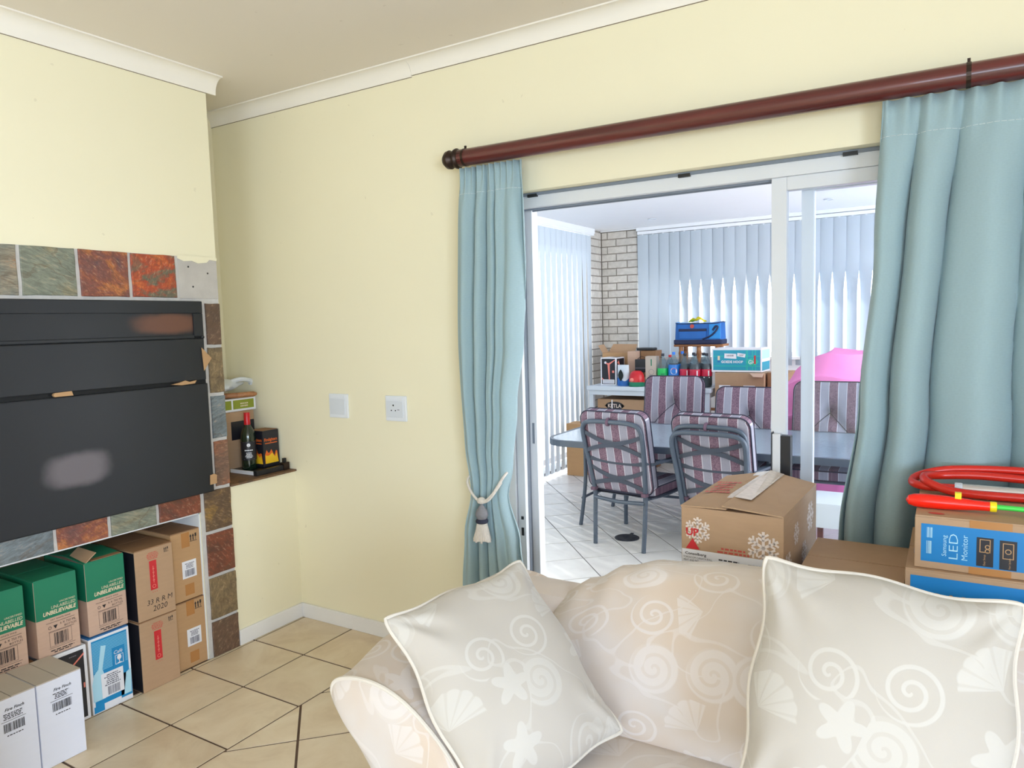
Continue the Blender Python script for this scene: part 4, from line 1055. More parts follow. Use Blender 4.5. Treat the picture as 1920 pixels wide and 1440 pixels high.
# green cartons
for k, (ya, yb, x1, z) in enumerate(((-1.090, -0.932, 0.008, 0.312), (-1.281, -1.128, 0.018, 0.3025), (-1.470, -1.315, 0.018, 0.3025))):
    yc, w = side(ya, yb)
    lab = ('green and brown wine carton with an open top flap, resting on the blue carton', 'green and brown wine carton with a closed top, resting on the dark carton', 'green and brown wine carton above the white cartons')[k]
    t, F = carton('green_wine_carton', lab, (x1 - 0.15, yc, z), w, 0.30, 0.298, R90, 'card3', 'green', 'X', group='green and brown wine cartons', lift=0.012 if k == 0 else 0.0)
    for key, ww in (('front', w), ('left', 0.30), ('right', 0.30)):
        Print().rect(0.001, 0.144, ww - 0.001, 0.2945).put('green_print', 'green', t, F[key])
    Print().text('UNBELIEVABLE', w - 0.010, 0.156, width=0.118, align='R', height=0.015, bold=0.03, shear=0.2).text('UNLABELLED', w - 0.010, 0.176, width=0.088, align='R', height=0.012, shear=0.2).text('UNCERTIFIED', w - 0.010, 0.193, width=0.058, align='R', height=0.007, shear=0.2).put('cream_lettering', 'cream', t, F['front'], 0.0011)
    p = Print().text('DRY WHITE WINE', w / 2 + 0.01, 0.132, width=0.072, height=0.006).rect(0.034, 0.124, w - 0.016, 0.1255).text('6 X 750 ML', 0.112, 0.109, width=0.058, height=0.009).text('BOTTLES', 0.120, 0.096, width=0.044, height=0.008).rect(0.040, 0.090, w - 0.020, 0.0915)
    p.bars(0.058, 0.036, 0.112, 0.082, 7 + k, 22).frame(0.042, 0.032, 0.122, 0.088, 0.0009).ring(0.046, 0.106, 0.006, 0.0015, 12).poly([(0.058, 0.112), (0.074, 0.112), (0.066, 0.098)]).rect(0.040, 0.026, w - 0.020, 0.0272).lines(0.036, 0.008, w - 0.018, 0.022, 2, 5)
    p.put('black_lettering', 'ink', t, F['front'], 0.0007)
    if k == 0:
        MB().add([(-w / 2 + 0.004, -0.148, 0.296), (-w / 2 + 0.05, -0.146, 0.330), (-w / 2 + 0.05, -0.02, 0.335), (-w / 2 + 0.004, -0.02, 0.300), (-w / 2 + 0.007, -0.149, 0.295), (-w / 2 + 0.053, -0.147, 0.328), (-w / 2 + 0.053, -0.019, 0.333), (-w / 2 + 0.007, -0.019, 0.299)],
                 [(0, 1, 2, 3), (7, 6, 5, 4), (0, 4, 5, 1), (1, 5, 6, 2), (2, 6, 7, 3), (3, 7, 4, 0)]).build('raised_flap', 'card', t)
        MB().box(-w / 2 + 0.03, w / 2 - 0.004, -0.147, -0.05, 0.2985, 0.3005).build('inner_flap', 'carddark', t)
# white cartons standing in front
for k, (ya, yb) in enumerate(((-1.395, -1.246), (-1.548, -1.399))):
    yc, w = side(ya, yb)
    t, F = carton('white_wine_carton', ('white wine carton with a printed barcode, next to the blue carton', 'white wine carton with a printed barcode, farther from the blue carton')[k], (0.235 - 0.105, yc, 0.0005), w, 0.21, 0.309, R90, 'cardwhite', 'cardgrey', 'Y', group='white wine cartons in front of the alcove', gap=0.003)
    p = Print().text('Fire Finch', 0.082, 0.264, width=0.058, height=0.010, bold=0.02, shear=0.3).lines(0.045, 0.236, 0.108, 0.258, 4, 5 + k).rect(0.040, 0.229, 0.115, 0.2305)
    p.bars(0.046, 0.192, 0.112, 0.222, 11 + k, 30).lines(0.044, 0.178, 0.114, 0.186, 1, 4, 0.4)
    p.put('lettering', 'ink', t, F['front'])

# ------------------------------------------------------------------ sofa
SX0, SXM = 1.60, 2.84
sofa = thing('sofa', 'pale tan scroll-arm sofa woven with seashells, its back to the sliding door', 'sofa', (SXM, -1.05, 0.0))
mir = lambda x: 2 * SXM - x
wb(MB().box(1.86, mir(1.86), -1.46, -0.60, 0.07, 0.30), 'base', 'sofa', sofa, bevel=0.015)
for fx in (1.84, mir(1.84)):
    for fy in (-1.33, -0.66):
        wb(MB().lathe([(0.022, 0.0), (0.030, 0.04), (0.034, 0.075)], 12, (fx, fy, 0)), 'foot', 'darkmetal', sofa)
armc = [(1.800, 0.075), (1.790, 0.30), (1.722, 0.430), (1.660, 0.510), (1.612, 0.556), (1.588, 0.592), (1.594, 0.622), (1.630, 0.642), (1.690, 0.652), (1.755, 0.648), (1.820, 0.626), (1.880, 0.588), (1.935, 0.540), (1.980, 0.480), (2.010, 0.400), (2.018, 0.30), (2.015, 0.075)]
def armshift(y):
    f = (y + 1.33) / 0.78
    return lerp([(0, 0.0), (0.35, -0.052), (0.75, -0.045), (1.0, -0.010)], f), lerp([(0, 0.0), (0.4, 0.010), (0.7, 0.018), (1.0, 0.030)], f)
cs = smooth_path([(x, 0, z) for x, z in armc], 4)
for sgn in (1, -1):
    fx = (lambda x: x) if sgn == 1 else mir
    arc = [0.0]
    for a, b_ in zip(cs, cs[1:]): arc.append(arc[-1] + (b_ - a).length)
    def armpos(u, v):
        i = round(u * (len(cs) - 1)); y = -1.33 + 0.78 * v; dx, dz = armshift(y); q = cs[i]
        k = max(0, min(1, (q.z - 0.25) / 0.3))
        return (fx(q.x + dx * k), y, q.z + dz * k)
    m = MB().grid(armpos, len(cs) - 1, 14, uvfn=lambda u, v: (arc[round(u * (len(cs) - 1))], v * 0.78))
    n = len(cs)
    m.f.append(tuple((n - 1 - i) * 15 + 14 for i in range(n)))
    wb(m, 'arm', 'sofa', sofa, smooth=True, auto=60)
    # bulging front panel with piping
    cx, cz = 1.83, 0.40
    pm = MB(); rings = [(1.0, 0.0), (0.965, 0.012), (0.85, 0.020), (0.6, 0.026), (0.3, 0.029)]
    for s, dpt in rings:
        for q in cs: pm.v.append((fx(cx + (q.x - cx) * s), -1.332 - dpt, cz + (q.z - cz) * s)); 
    pm.uv = [((x - 1.0) * 1.0, z) for x, y, z in pm.v]
    for r_ in range(len(rings) - 1):
        for i in range(n): pm.f.append((r_ * n + i, r_ * n + (i + 1) % n, (r_ + 1) * n + (i + 1) % n, (r_ + 1) * n + i))
    pm.f.append(tuple((len(rings) - 1) * n + i for i in range(n)))
    wb(pm, 'arm_front', 'sofa', sofa, smooth=True, auto=70)
    wb(MB().tube([(fx(q.x), -1.333, q.z) for q in cs], 0.0055, 8), 'piping', 'pipe', sofa, smooth=True)
# backrest
ZTB = [(0.00, 0.690), (0.055, 0.748), (0.11, 0.802), (0.17, 0.834), (0.27, 0.853), (0.31, 0.853), (0.40, 0.838), (0.5, 0.832)]
def zt_back(u): return lerp(ZTB, u if u <= 0.5 else 1 - u)
prof = [(-0.915, 0.400), (-0.922, 0.445), (-0.905, 0.52), (-0.872, 0.62), (-0.830, 0.72), (-0.782, 0.80), (-0.738, 0.855), (-0.700, 0.876), (-0.660, 0.872), (-0.628, 0.845), (-0.608, 0.79), (-0.596, 0.70), (-0.590, 0.40), (-0.590, 0.10)]
bx0, bx1 = 1.905, mir(1.905)
pl = [0.0]
for a, c in zip(prof, prof[1:]): pl.append(pl[-1] + math.hypot(c[0] - a[0], c[1] - a[1]))
def backpos(u, v):
    f = v * (len(prof) - 1); i = min(int(f), len(prof) - 2); t_ = f - i
    y = prof[i][0] + (prof[i + 1][0] - prof[i][0]) * t_; z = prof[i][1] + (prof[i + 1][1] - prof[i][1]) * t_
    e = min(u, 1 - u) * (bx1 - bx0)                      # distance from the end
    rnd = 1 - math.sqrt(max(0, 1 - max(0, 1 - e / 0.09) ** 2))
    k = max(0, min(1, (z - 0.43) / 0.44)); z2 = 0.43 + (z - 0.43) * (zt_back(u) - 0.43) / (0.876 - 0.43) if z > 0.43 else z
    yc = -0.70; y2 = y + (yc - y) * rnd * 0.8
    return (bx0 + (bx1 - bx0) * u - 0.05 * math.sin(math.pi * k) * (1 if u < 0.5 else -1) * max(0, 1 - e / 0.25) * 0.6, y2 - 0.012 * math.sin(math.pi * min(1, e / 0.9)) * k, z2)
m = MB().grid(backpos, 90, 39, uvfn=lambda u, v: (u * (bx1 - bx0), v * pl[-1]))
wb(m, 'backrest', 'sofa', sofa, smooth=True, auto=80)
for s in (1, -1):
    fx = (lambda x: x) if s == 1 else mir
    wb(MB().box(min(fx(1.72), fx(1.97)), max(fx(1.72), fx(1.97)), -0.745, -0.592, 0.10, 0.702), 'back_corner', 'sofa', sofa, bevel=0.05, smooth=True)
# seat cushion
def pad(w, h, T, r, nu, nv, rim, dent=None, ears=0.0, gp=4, rx=0.5, wav=0.0):
    """cushion centred at the origin in the XY plane, thickness along Z; returns mesh builder and outline"""
    def flat(u, v):
        a, c = u * 2 - 1, v * 2 - 1
        if ears:
            k = abs(a * c) ** 9                      # blunt corners
            fx_ = (1 - ears * (1 - c * c)) * (1 - 0.035 * k); fy_ = (1 - ears * (1 - a * a)) * (1 - 0.035 * k)
            return a * w / 2 * fx_ + wav * math.sin(5.2 * c + 1.3 * a) * abs(a) ** 3 * (1 - c * c), c * h / 2 * fy_ + wav * math.sin(4.6 * a + 2.1 * c) * abs(c) ** 3 * (1 - a * a)
        qx, qy = a * w / 2, c * h / 2; ix = max(-w / 2 + r, min(w / 2 - r, qx)); iy = max(-h / 2 + r, min(h / 2 - r, qy))
        mx = max(abs(a), abs(c))
        dx, dy = qx - ix, qy - iy; L = math.hypot(dx, dy)
        if abs(dx) > 1e-9 and abs(dy) > 1e-9:
            mm = max(abs(dx), abs(dy)); return ix + dx / L * mm, iy + dy / L * mm
        return qx, qy
    def zz(u, v, s):
        a, c = u * 2 - 1, v * 2 - 1
        gz = max(0, (1 - abs(a) ** gp) * (1 - abs(c) ** gp)) ** rx
        q = rim / 2 + (T - rim) / 2 * gz
        if dent: q += dent(a, c, s)
        return s * q
    m = MB()
    for s in (1, -1):
        m.grid(lambda u, v: flat(u, v) + (zz(u, v, s),), nu, nv, uvfn=lambda u, v: ((u - 0.5) * w * s, (v - 0.5) * h))
    per = [(k / nu, 0) for k in range(nu)] + [(1, k / nv) for k in range(nv)] + [(1 - k / nu, 1) for k in range(nu)] + [(0, 1 - k / nv) for k in range(nv)]
    out = [flat(u, v) for u, v in per]
    if rim > 0:
        b0 = len(m.v); n = len(out)
        for s in (1, -1):
            m.v += [(x, y, s * rim / 2) for x, y in out]; m.uv += [(x, y) for x, y in out]
        m.f += [(b0 + i, b0 + (i + 1) % n, b0 + n + (i + 1) % n, b0 + n + i) for i in range(n)]
    return m, out
def xf(m, mt): m.v = [tuple(mt @ Vector(p)) for p in m.v]; return m
sm_, so = pad(mir(2.005) - 2.005, 0.62, 0.16, 0.05, 60, 24, 0.11, gp=6)
mt = Matrix.Translation((SXM, -1.205, 0.365))
wb(xf(sm_, mt), 'seat_cushion', 'sofa', sofa, smooth=True, auto=60, merge=True)
wb(MB().tube([mt @ Vector((x, y, 0.058)) for x, y in so], 0.0055, 8, closed=True), 'piping', 'pipe', sofa, smooth=True)

def throw_pillow(label, TL, TR, BR, thick, group, seed, back=0.0):
    TL, TR, BR = Vector(TL), Vector(TR), Vector(BR)
    BL = TL + BR - TR; c = (TL + TR + BR + BL) / 4
    X = (TR - TL); Yv = (TR - BR); w, h = X.length, Yv.length
    X.normalize(); N = X.cross(Yv).normalized(); Yv = N.cross(X)
    t = thing('throw_pillow', label, 'pillow', (c.x, c.y, min(BL.z, BR.z)), 0, group)
    mt = Matrix((X, Yv, N)).transposed().to_4x4(); mt.translation = c - N * back
    rr = random.Random(seed); ph = [rr.uniform(0, 6.28) for _ in range(5)]
    def dent(a, b_, s):
        q = 0.010 * math.sin(3.1 * a + ph[0]) * math.sin(2.7 * b_ + ph[1]) * (1 - a * a) * (1 - b_ * b_)
        for ca in (-1, 1):
            for cb in (-1, 1):          # folds running out to the corners
                dx, dy = (a - ca), (b_ - cb); r_ = math.hypot(dx, dy); an = math.atan2(dy * cb, dx * ca)
                q += 0.0055 * math.sin(9 * an + ph[2] + ca) * math.exp(-((r_ - 0.42) / 0.26) ** 2) * min(1, (1 - abs(a)) * 9) * min(1, (1 - abs(b_)) * 9)
        return q
    m, out = pad(w, h, thick, 0.0, 64, 64, 0.0, dent, ears=0.070, gp=2.3, rx=0.55, wav=0.010)
    wb(xf(m, mt), 'cover', 'pillow', t, smooth=True, auto=85, merge=True)
    edge = [mt @ Vector((x * 1.004, y * 1.004, 0.006 * math.sin(5 * x / w + ph[3]) * (1 - abs(2 * x / w) ** 4))) for x, y in out]
    wb(MB().tube(edge, 0.0048, 8, closed=True), 'piping', 'pipe', t, smooth=True)
    return t
throw_pillow('square cream seashell pillow tilted against the sofa arm', (1.735, -1.311, 0.812), (1.890, -0.909, 0.862), (2.238, -0.976, 0.499), 0.20, 'seashell throw pillows on the sofa', 3, back=0.02)
throw_pillow('square cream seashell pillow standing upright against the sofa back below the monitor boxes', (2.552, -1.00, 0.992), (3.020, -0.985, 0.962), (3.005, -1.165, 0.50), 0.21, 'seashell throw pillows on the sofa', 8, back=0.0)

# ------------------------------------------------------------------ cartons behind the sofa
carton('plain_carton', 'plain brown carton on the floor beneath the snowflake carton', (2.352, -0.290, 0.0005), 0.29, 0.44, 0.64, 0, 'carddark')
sw, sdp, sh = 0.295, 0.46, 0.30
t, F = carton('snowflake_carton', 'tan carton printed with white snowflakes and a red UP arrow, behind the sofa', (2.365, -0.272, 0.6415), sw, sdp, sh, rad(-2.0), 'card', flaps=False)
def flap_quad(pts, th=0.004):
    a = [Vector(p) for p in pts]; return MB().add([tuple(p) for p in a] + [tuple(p + Vector((0, 0, th))) for p in a], [(3, 2, 1, 0), (4, 5, 6, 7), (0, 1, 5, 4), (1, 2, 6, 5), (2, 3, 7, 6), (3, 0, 4, 7)])
flap_quad([(-sw / 2, -sdp / 2 - 0.004, sh), (-0.012, -sdp / 2 - 0.002, sh + 0.004), (0.0, sdp / 2, sh + 0.028), (-sw / 2, sdp / 2, sh)]).build('flap', 'card', t)
flap_quad([(-0.022, -sdp / 2 - 0.012, sh + 0.014), (sw / 2, -sdp / 2 - 0.004, sh), (sw / 2, sdp / 2, sh), (0.0, sdp / 2, sh + 0.030)]).build('flap', 'card', t)
flap_quad([(-0.050, -0.12, sh + 0.0115), (-0.004, -0.12, sh + 0.0150), (0.0, sdp / 2, sh + 0.0335), (-0.045, sdp / 2, sh + 0.0245)], 0.0008).build('tape', 'cleartape', t)
flap_quad([(-0.014, -0.14, sh + 0.0220), (0.036, -0.14, sh + 0.0185), (0.046, sdp / 2, sh + 0.0255), (0.001, sdp / 2, sh + 0.0355)], 0.0008).build('tape', 'cleartape', t)
def flake(p, u, v, R, rot=0.0):
    for k in range(6):
        a = rot + k * math.pi / 3; c, s = math.cos(a), math.sin(a)
        def bar(x0, y0, x1, y1, w):
            d = Vector((x1 - x0, y1 - y0)); d.normalize(); n_ = Vector((-d.y, d.x)) * w / 2
            q = [(x0 + n_.x, y0 + n_.y), (x1 + n_.x, y1 + n_.y), (x1 - n_.x, y1 - n_.y), (x0 - n_.x, y0 - n_.y)]
            p.poly([(u + x * c - y * s, v + x * s + y * c) for x, y in reversed(q)])
        bar(0, 0, R, 0, R * 0.17)
        for f, L in ((0.42, 0.32), (0.68, 0.30)):
            for sg in (1, -1): bar(R * f, 0, R * (f + L * 0.62), sg * R * L, R * 0.13)
    return p
for fu, fv, fr in ((0.050, 0.232, 0.040), (0.240, 0.206, 0.047)): flake(Print(), fu, fv, fr, rad(30)).put('snowflake', 'snow', t, F['front'])
for fu, fv, fr in ((0.052, 0.14, 0.05), (0.16, 0.215, 0.036), (0.27, 0.13, 0.036), (0.36, 0.22, 0.05)): flake(Print(), fu, fv, fr).put('snowflake', 'snow', t, F['right'])
Print().text('UP', 0.034, 0.215, width=0.038, bold=0.03).poly([(0.014, 0.174), (0.056, 0.174), (0.035, 0.207)]).put('up_arrow', 'red', t, F['front'], 0.0011)
Print().lines(0.105, 0.174, 0.205, 0.194, 2, 4).put('red_lettering', 'redink', t, F['front'], 0.0009)
Print().lines(0.02, 0.10, 0.10, 0.26, 5, 2).put('top_lettering', 'redink', t, (Vector((-sw / 2, -sdp / 2 + 0.05, sh + 0.007)), Vector((1, 0, 0.06)).normalized(), Vector((0, 1, 0.03)).normalized(), Vector((-0.06, -0.03, 1)).normalized()), 0.002)
Print().lines(0.19, 0.19, 0.255, 0.29, 6, 12).put('top_stamp', 'greyink', t, (Vector((-sw / 2, -sdp / 2, sh + 0.020)), Vector((1, 0, -0.10)).normalized(), Vector((0, 1, 0.02)).normalized(), Vector((0.10, 0, 1)).normalized()), 0.0005)
Print().rect(0.002, 0.122, 0.262, 0.172).put('label', 'paper', t, F['front'], 0.0009)
Print().text('Consolberg', 0.044, 0.156, width=0.064, height=0.008, bold=0.02).text('TOROSCOM CANATA ROLL', 0.050, 0.145, width=0.088, height=0.006).text('MEAT AND FAT', 0.030, 0.136, width=0.046, height=0.006).lines(0.10, 0.129, 0.185, 0.158, 4, 3).lines(0.195, 0.129, 0.255, 0.154, 5, 6).put('label_print', 'ink', t, F['front'], 0.0014)

carton('plain_carton', 'plain brown carton on the floor beneath the flat-topped carton', (2.672, -0.37, 0.0005), 0.255, 0.38, 0.42, 0, 'carddark')
carton('plain_carton', 'low flat-topped brown carton between the snowflake carton and the monitor boxes', (2.672, -0.365, 0.4215), 0.258, 0.385, 0.380, 0, 'card', None, 'X', 0.005)
carton('plain_carton', 'plain brown carton on the floor beneath the blue monitor boxes', (3.12, -0.37, 0.0005), 0.60, 0.38, 0.738, 0, 'carddark')
t, F = carton('monitor_box', 'brown and blue monitor box with large capital lettering, lower of the two', (3.105, -0.372, 0.7395), 0.60, 0.398, 0.128, 0, 'card', None, 'X', group='monitor boxes behind the sofa')
Print().rect(0.012, 0.004, 0.592, 0.112).put('blue_panel', 'sblue', t, F['front'])
Print().text('SAMSUNG', 0.185, 0.040, width=0.26, height=0.034, bold=0.02).lines(0.016, 0.02, 0.034, 0.08, 5, 3).put('lettering', 'card2', t, F['front'], 0.0011)
t, F = carton('monitor_box', 'brown and blue LED monitor box with two black icons, upper of the two', (3.114, -0.363, 0.8685), 0.58, 0.388, 0.132, 0, 'card', None, 'X', group='monitor boxes behind the sofa')
Print().rect(0.014, 0.018, 0.570, 0.112).put('blue_panel', 'sblue', t, F['front'])
p = Print().text('Samsung', 0.068, 0.062, width=0.052, rot=R90, height=0.010).text('LED', 0.092, 0.062, width=0.062, rot=R90, height=0.020, bold=-0.01).text('Monitor', 0.112, 0.062, width=0.062, rot=R90, height=0.013)
p.bars(0.026, 0.078, 0.038, 0.104, 3, 8).bars(0.026, 0.038, 0.038, 0.070, 9, 6).put('pale_lettering', 'bluepale', t, F['front'], 0.0011)
Print().rect(0.130, 0.022, 0.164, 0.092).put('black_icon', 'blacksheet', t, F['front'], 0.0011)
Print().rect(0.176, 0.020, 0.210, 0.090).put('black_icon', 'blacksheet', t, F['front'], 0.0011)
Print().frame(0.136, 0.056, 0.158, 0.088, 0.0018).ring(0.152, 0.070, 0.0055, 0.002, 12).ring(0.152, 0.060, 0.0055, 0.002, 12).text('Easy Setup', 0.148, 0.038, width=0.026, rot=R90).put('icon_marks', 'card2', t, F['front'], 0.0016)
Print().frame(0.182, 0.046, 0.204, 0.084, 0.0018).ring(0.193, 0.064, 0.0065, 0.002, 14).text('Fast Update', 0.198, 0.036, width=0.026, rot=R90).put('icon_marks', 'card2', t, F['front'], 0.0016)
Print().rect(0.115, 0.0, 0.20, 0.017).put('tape', 'tape', t, F['front'], 0.0007)
Print().rect(0.115, 0.113, 0.20, 0.131).put('tape', 'tape', t, F['front'], 0.0007)
Print().disc(0.045, 0.03, 0.018, 16, 0.010).put('red_stamp', 'redink', t, F['top'], 0.0008)
MB().box(-0.29 - 0.001, -0.29 + 0.001, -0.18, -0.165, 0.03, 0.04).build('corner_mark', 'bluedeep', t)

hz = 1.0005
ring = thing('rubber_hose', 'coiled red rubber hose with a silver sleeve lying on the monitor boxes', 'hose', (3.06, -0.25, hz))
pth = smooth_path([(2.914, -0.300, 1.020), (2.840, -0.292, 1.018), (2.806, -0.255, 1.020), (2.824, -0.215, 1.034), (2.90, -0.185, 1.050), (3.05, -0.175, 1.056), (3.20, -0.185, 1.052), (3.30, -0.225, 1.040), (3.31, -0.285, 1.022), (3.22, -0.320, 1.016), (3.06, -0.332, 1.015), (2.92, -0.328, 1.015), (2.85, -0.305, 1.030), (2.835, -0.262, 1.040), (2.87, -0.215, 1.036), (2.96, -0.200, 1.040), (3.08, -0.202, 1.038), (3.20, -0.215, 1.034)], 8)
wb(MB().tube(pth, 0.0115, 10), 'tube', 'redhose', ring, smooth=True)
wb(MB().tube([(2.912, -0.300, 1.021), (3.06, -0.306, 1.022), (3.22, -0.300, 1.022)], 0.0135, 12), 'sleeve', 'silver', ring, smooth=True)
wb(MB().lathe([(0.0145, -0.004), (0.0155, 0.0), (0.0155, 0.010), (0.0145, 0.014)], 14, (2.912, -0.300, 1.021), 'X'), 'clamp', 'lamp', ring)
bt = thing('toy_bat', 'orange-red plastic toy bat with yellow collars and a green rod on the monitor boxes', 'toy', (2.9, -0.49, hz))
wb(MB().lathe([(0.002, 0.0), (0.012, 0.006), (0.0165, 0.020), (0.018, 0.045), (0.0175, 0.09), (0.015, 0.125), (0.0125, 0.150), (0.0115, 0.182)], 18, (2.800, -0.478, hz + 0.0185), 'X'), 'barrel', 'redneon', bt, smooth=True)
wb(MB().lathe([(0.0125, 0.182), (0.0128, 0.184), (0.0128, 0.194), (0.0115, 0.196)], 16, (2.800, -0.478, hz + 0.0185), 'X').box(2.908, 2.922, -0.486, -0.470, hz + 0.032, hz + 0.047), 'collar', 'yneon', bt)
wb(MB().tube([(2.99, -0.478, hz + 0.0185), (3.35, -0.470, hz + 0.0150)], 0.0062, 10), 'rod', 'gneon', bt, smooth=True)

# ------------------------------------------------------------------ armchair at the edge of the view
ac = thing('armchair', 'plain cream armchair standing beside the white wine cartons', 'armchair', (0.56, -2.20, 0.0))
wb(MB().box(0.34, 0.76, -2.60, -1.82, 0.06, 0.30), 'base', 'armchair', ac, bevel=0.03)
for (xa, xb) in ((0.16, 0.32), (0.775, 0.935)):
    wb(MB().box(xa, xb, -2.60, -1.81, 0.05, 0.675), 'arm', 'armchair', ac, bevel=0.045, smooth=True)
wb(MB().box(0.33, 0.765, -2.44, -1.80, 0.30, 0.44), 'seat_cushion', 'armchair', ac, bevel=0.04, smooth=True)
wb(MB().box(0.20, 0.90, -2.72, -2.50, 0.05, 0.90), 'backrest', 'armchair', ac, bevel=0.05, smooth=True)

# ------------------------------------------------------------------ patio dining set
def tuft(a, c, s):
    if s < 0: return 0.0
    d = 0.0
    bx, by = 0.0, 0.28
    d -= 0.034 * math.exp(-((a - bx) ** 2 * 14 + (c - by) ** 2 * 14))
    for sg in (1, -1):                     # creases from the button to the seam
        ex, ey = 0.62 * sg, -0.28
        t = max(0, min(1, ((a - bx) * (ex - bx) + (c - by) * (ey - by)) / ((ex - bx) ** 2 + (ey - by) ** 2)))
        px_, py_ = bx + (ex - bx) * t, by + (ey - by) * t
        d -= 0.026 * math.exp(-((a - px_) ** 2 + (c - py_) ** 2) * 60)
    d -= 0.016 * math.exp(-(c + 0.30) ** 2 * 240) * (1 if abs(a) > 0.55 else 0.35)
    return d * (1 - abs(a) ** 8)
def make_chair():
    t = thing('patio_chair', 'x', 'chair')
    hoop = smooth_path([(-0.205, -0.25, 0.36), (-0.222, -0.285, 0.56), (-0.240, -0.345, 0.80), (-0.225, -0.366, 0.885), (-0.160, -0.374, 0.915), (0, -0.376, 0.920), (0.160, -0.374, 0.915), (0.225, -0.366, 0.885), (0.240, -0.345, 0.80), (0.222, -0.285, 0.56), (0.205, -0.25, 0.36)], 5)
    MB().tube(hoop, 0.0165, 10).build('back_frame', 'frame', t, smooth=True)
    for s in (1, -1):
        MB().tube([(s * 0.200, -0.275, 0.0), (s * 0.205, -0.262, 0.20), (s * 0.208, -0.250, 0.385)], 0.0160, 10).build('leg', 'frame', t, smooth=True)
        MB().tube(smooth_path([(s * 0.285, 0.29, 0.0), (s * 0.262, 0.255, 0.22), (s * 0.258, 0.245, 0.40), (s * 0.275, 0.235, 0.55), (s * 0.280, 0.18, 0.618)], 4), 0.0160, 10).build('leg', 'frame', t, smooth=True)
        MB().tube([(s * 0.208, -0.250, 0.375), (s * 0.235, 0.0, 0.368), (s * 0.258, 0.245, 0.385)], 0.0145, 8).build('side_rail', 'frame', t, smooth=True)
        MB().obox(Matrix.Translation((s * 0.272, -0.045, 0.628)) @ Matrix.Rotation(s * rad(-4), 4, 'Z'), 0.042, 0.46, 0.018).build('armrest', 'frame', t, bevel=0.006)
        MB().tube([(s * 0.232, -0.308, 0.640), (s * 0.262, -0.26, 0.632)], 0.011, 8).build('arm_joint', 'frame', t, smooth=True)
    MB().tube([(-0.205, -0.262, 0.345), (0, -0.268, 0.335), (0.205, -0.262, 0.345)], 0.0145, 8).build('cross_rail', 'frame', t, smooth=True)
    MB().tube([(-0.258, 0.25, 0.385), (0.258, 0.25, 0.385)], 0.0145, 8).build('cross_rail', 'frame', t, smooth=True)
    def yback(z): return lerp([(0.36, -0.25), (0.56, -0.285), (0.80, -0.345), (0.92, -0.376)], z)
    def band(zl, zm, zr, w=0.030):
        m = MB(); N = 12
        for k in range(N + 1):
            a = k / N * 2 - 1; z = zm + ((zl if a < 0 else zr) - zm) * abs(a) ** 1.6; x = a * 0.222; y = yback(z) - 0.004 + 0.0
            m.v += [(x, y, z - w / 2), (x, y, z + w / 2), (x, y + 0.003, z + w / 2), (x, y + 0.003, z - w / 2)]
        for k in range(N):
            for q in range(4): m.f.append((k * 4 + q, k * 4 + (q + 1) % 4, k * 4 + 4 + (q + 1) % 4, k * 4 + 4 + q))
        m.build('webbing', 'strap', t)
    for q in ((0.830, 0.762, 0.820), (0.700, 0.752, 0.690), (0.640, 0.625, 0.630), (0.585, 0.508, 0.575), (0.445, 0.492, 0.430)): band(*q)
    MB().box(-0.235, 0.235, -0.22, 0.24, 0.374, 0.380).build('seat_sling', 'strap', t)
    th = rad(12.0)
    mt = Matrix(((-1, 0, 0), (0, -math.sin(th), math.cos(th)), (0, math.cos(th), math.sin(th)))).to_4x4()
    mt = Matrix(((-1, 0, 0, 0), (0, -math.sin(th), math.cos(th), -0.262), (0, math.cos(th), math.sin(th), 0.700), (0, 0, 0, 1)))
    m, out = pad(0.530, 0.60, 0.105, 0.07, 36, 40, 0.060, tuft, gp=5)
    bc = xf(m, mt).build('back_cushion', 'stripe', t, smooth=True, auto=60, merge=True)
    pm = MB()
    for s in (1, -1): pm.tube([mt @ Vector((x, y, s * 0.031)) for x, y in out], 0.0048, 6, closed=True)
    pm.build('piping', 'navy', bc, smooth=True)
    def onpad(a, c): return mt @ Vector((a * 0.265, c * 0.30, 0.030 + 0.0225 * max(0, (1 - abs(a) ** 5) * (1 - abs(c) ** 5)) ** 0.5 + tuft(a, c, 1) + 0.002))
    sm2 = MB()
    for sg in (1, -1):
        sm2.tube([onpad(0.62 * sg * k / 10, 0.28 - 0.56 * k / 10) for k in range(11)], 0.0026, 6)
        sm2.tube([onpad(sg * (0.62 + 0.36 * k / 5), -0.28 - 0.02 * k / 5) for k in range(6)], 0.0026, 6)
    sm2.tube([onpad(0, 0.28 + 0.10 * k / 4) for k in range(5)], 0.0026, 6)
    sm2.build('tuft_seam', 'navy', bc, smooth=True)
    mt2 = Matrix.Translation((0, 0.02, 0.425))
    m, out = pad(0.52, 0.50, 0.095, 0.06, 24, 24, 0.06, gp=5)
    sc_ = xf(m, mt2).build('seat_cushion', 'stripe', t, smooth=True, auto=60, merge=True)
    pm = MB()
    for s in (1, -1): pm.tube([mt2 @ Vector((x, y, s * 0.031)) for x, y in out], 0.0045, 6, closed=True)
    pm.build('piping', 'navy', sc_, smooth=True)
    MB().tube(smooth_path([(-0.012, -0.358, 0.905), (-0.012, -0.385, 0.900), (-0.012, -0.394, 0.920), (-0.012, -0.378, 0.940), (-0.012, -0.340, 0.936)], 4), 0.011, 6).build('fabric_tie', 'stripe', t, smooth=True)
    for q in (-0.209, 0.209): MB().box(q - 0.019, q + 0.019, -0.285, -0.24, 0.395, 0.42).build('corner_tie', 'stripe', t, bevel=0.005)
    return t
ch = make_chair()
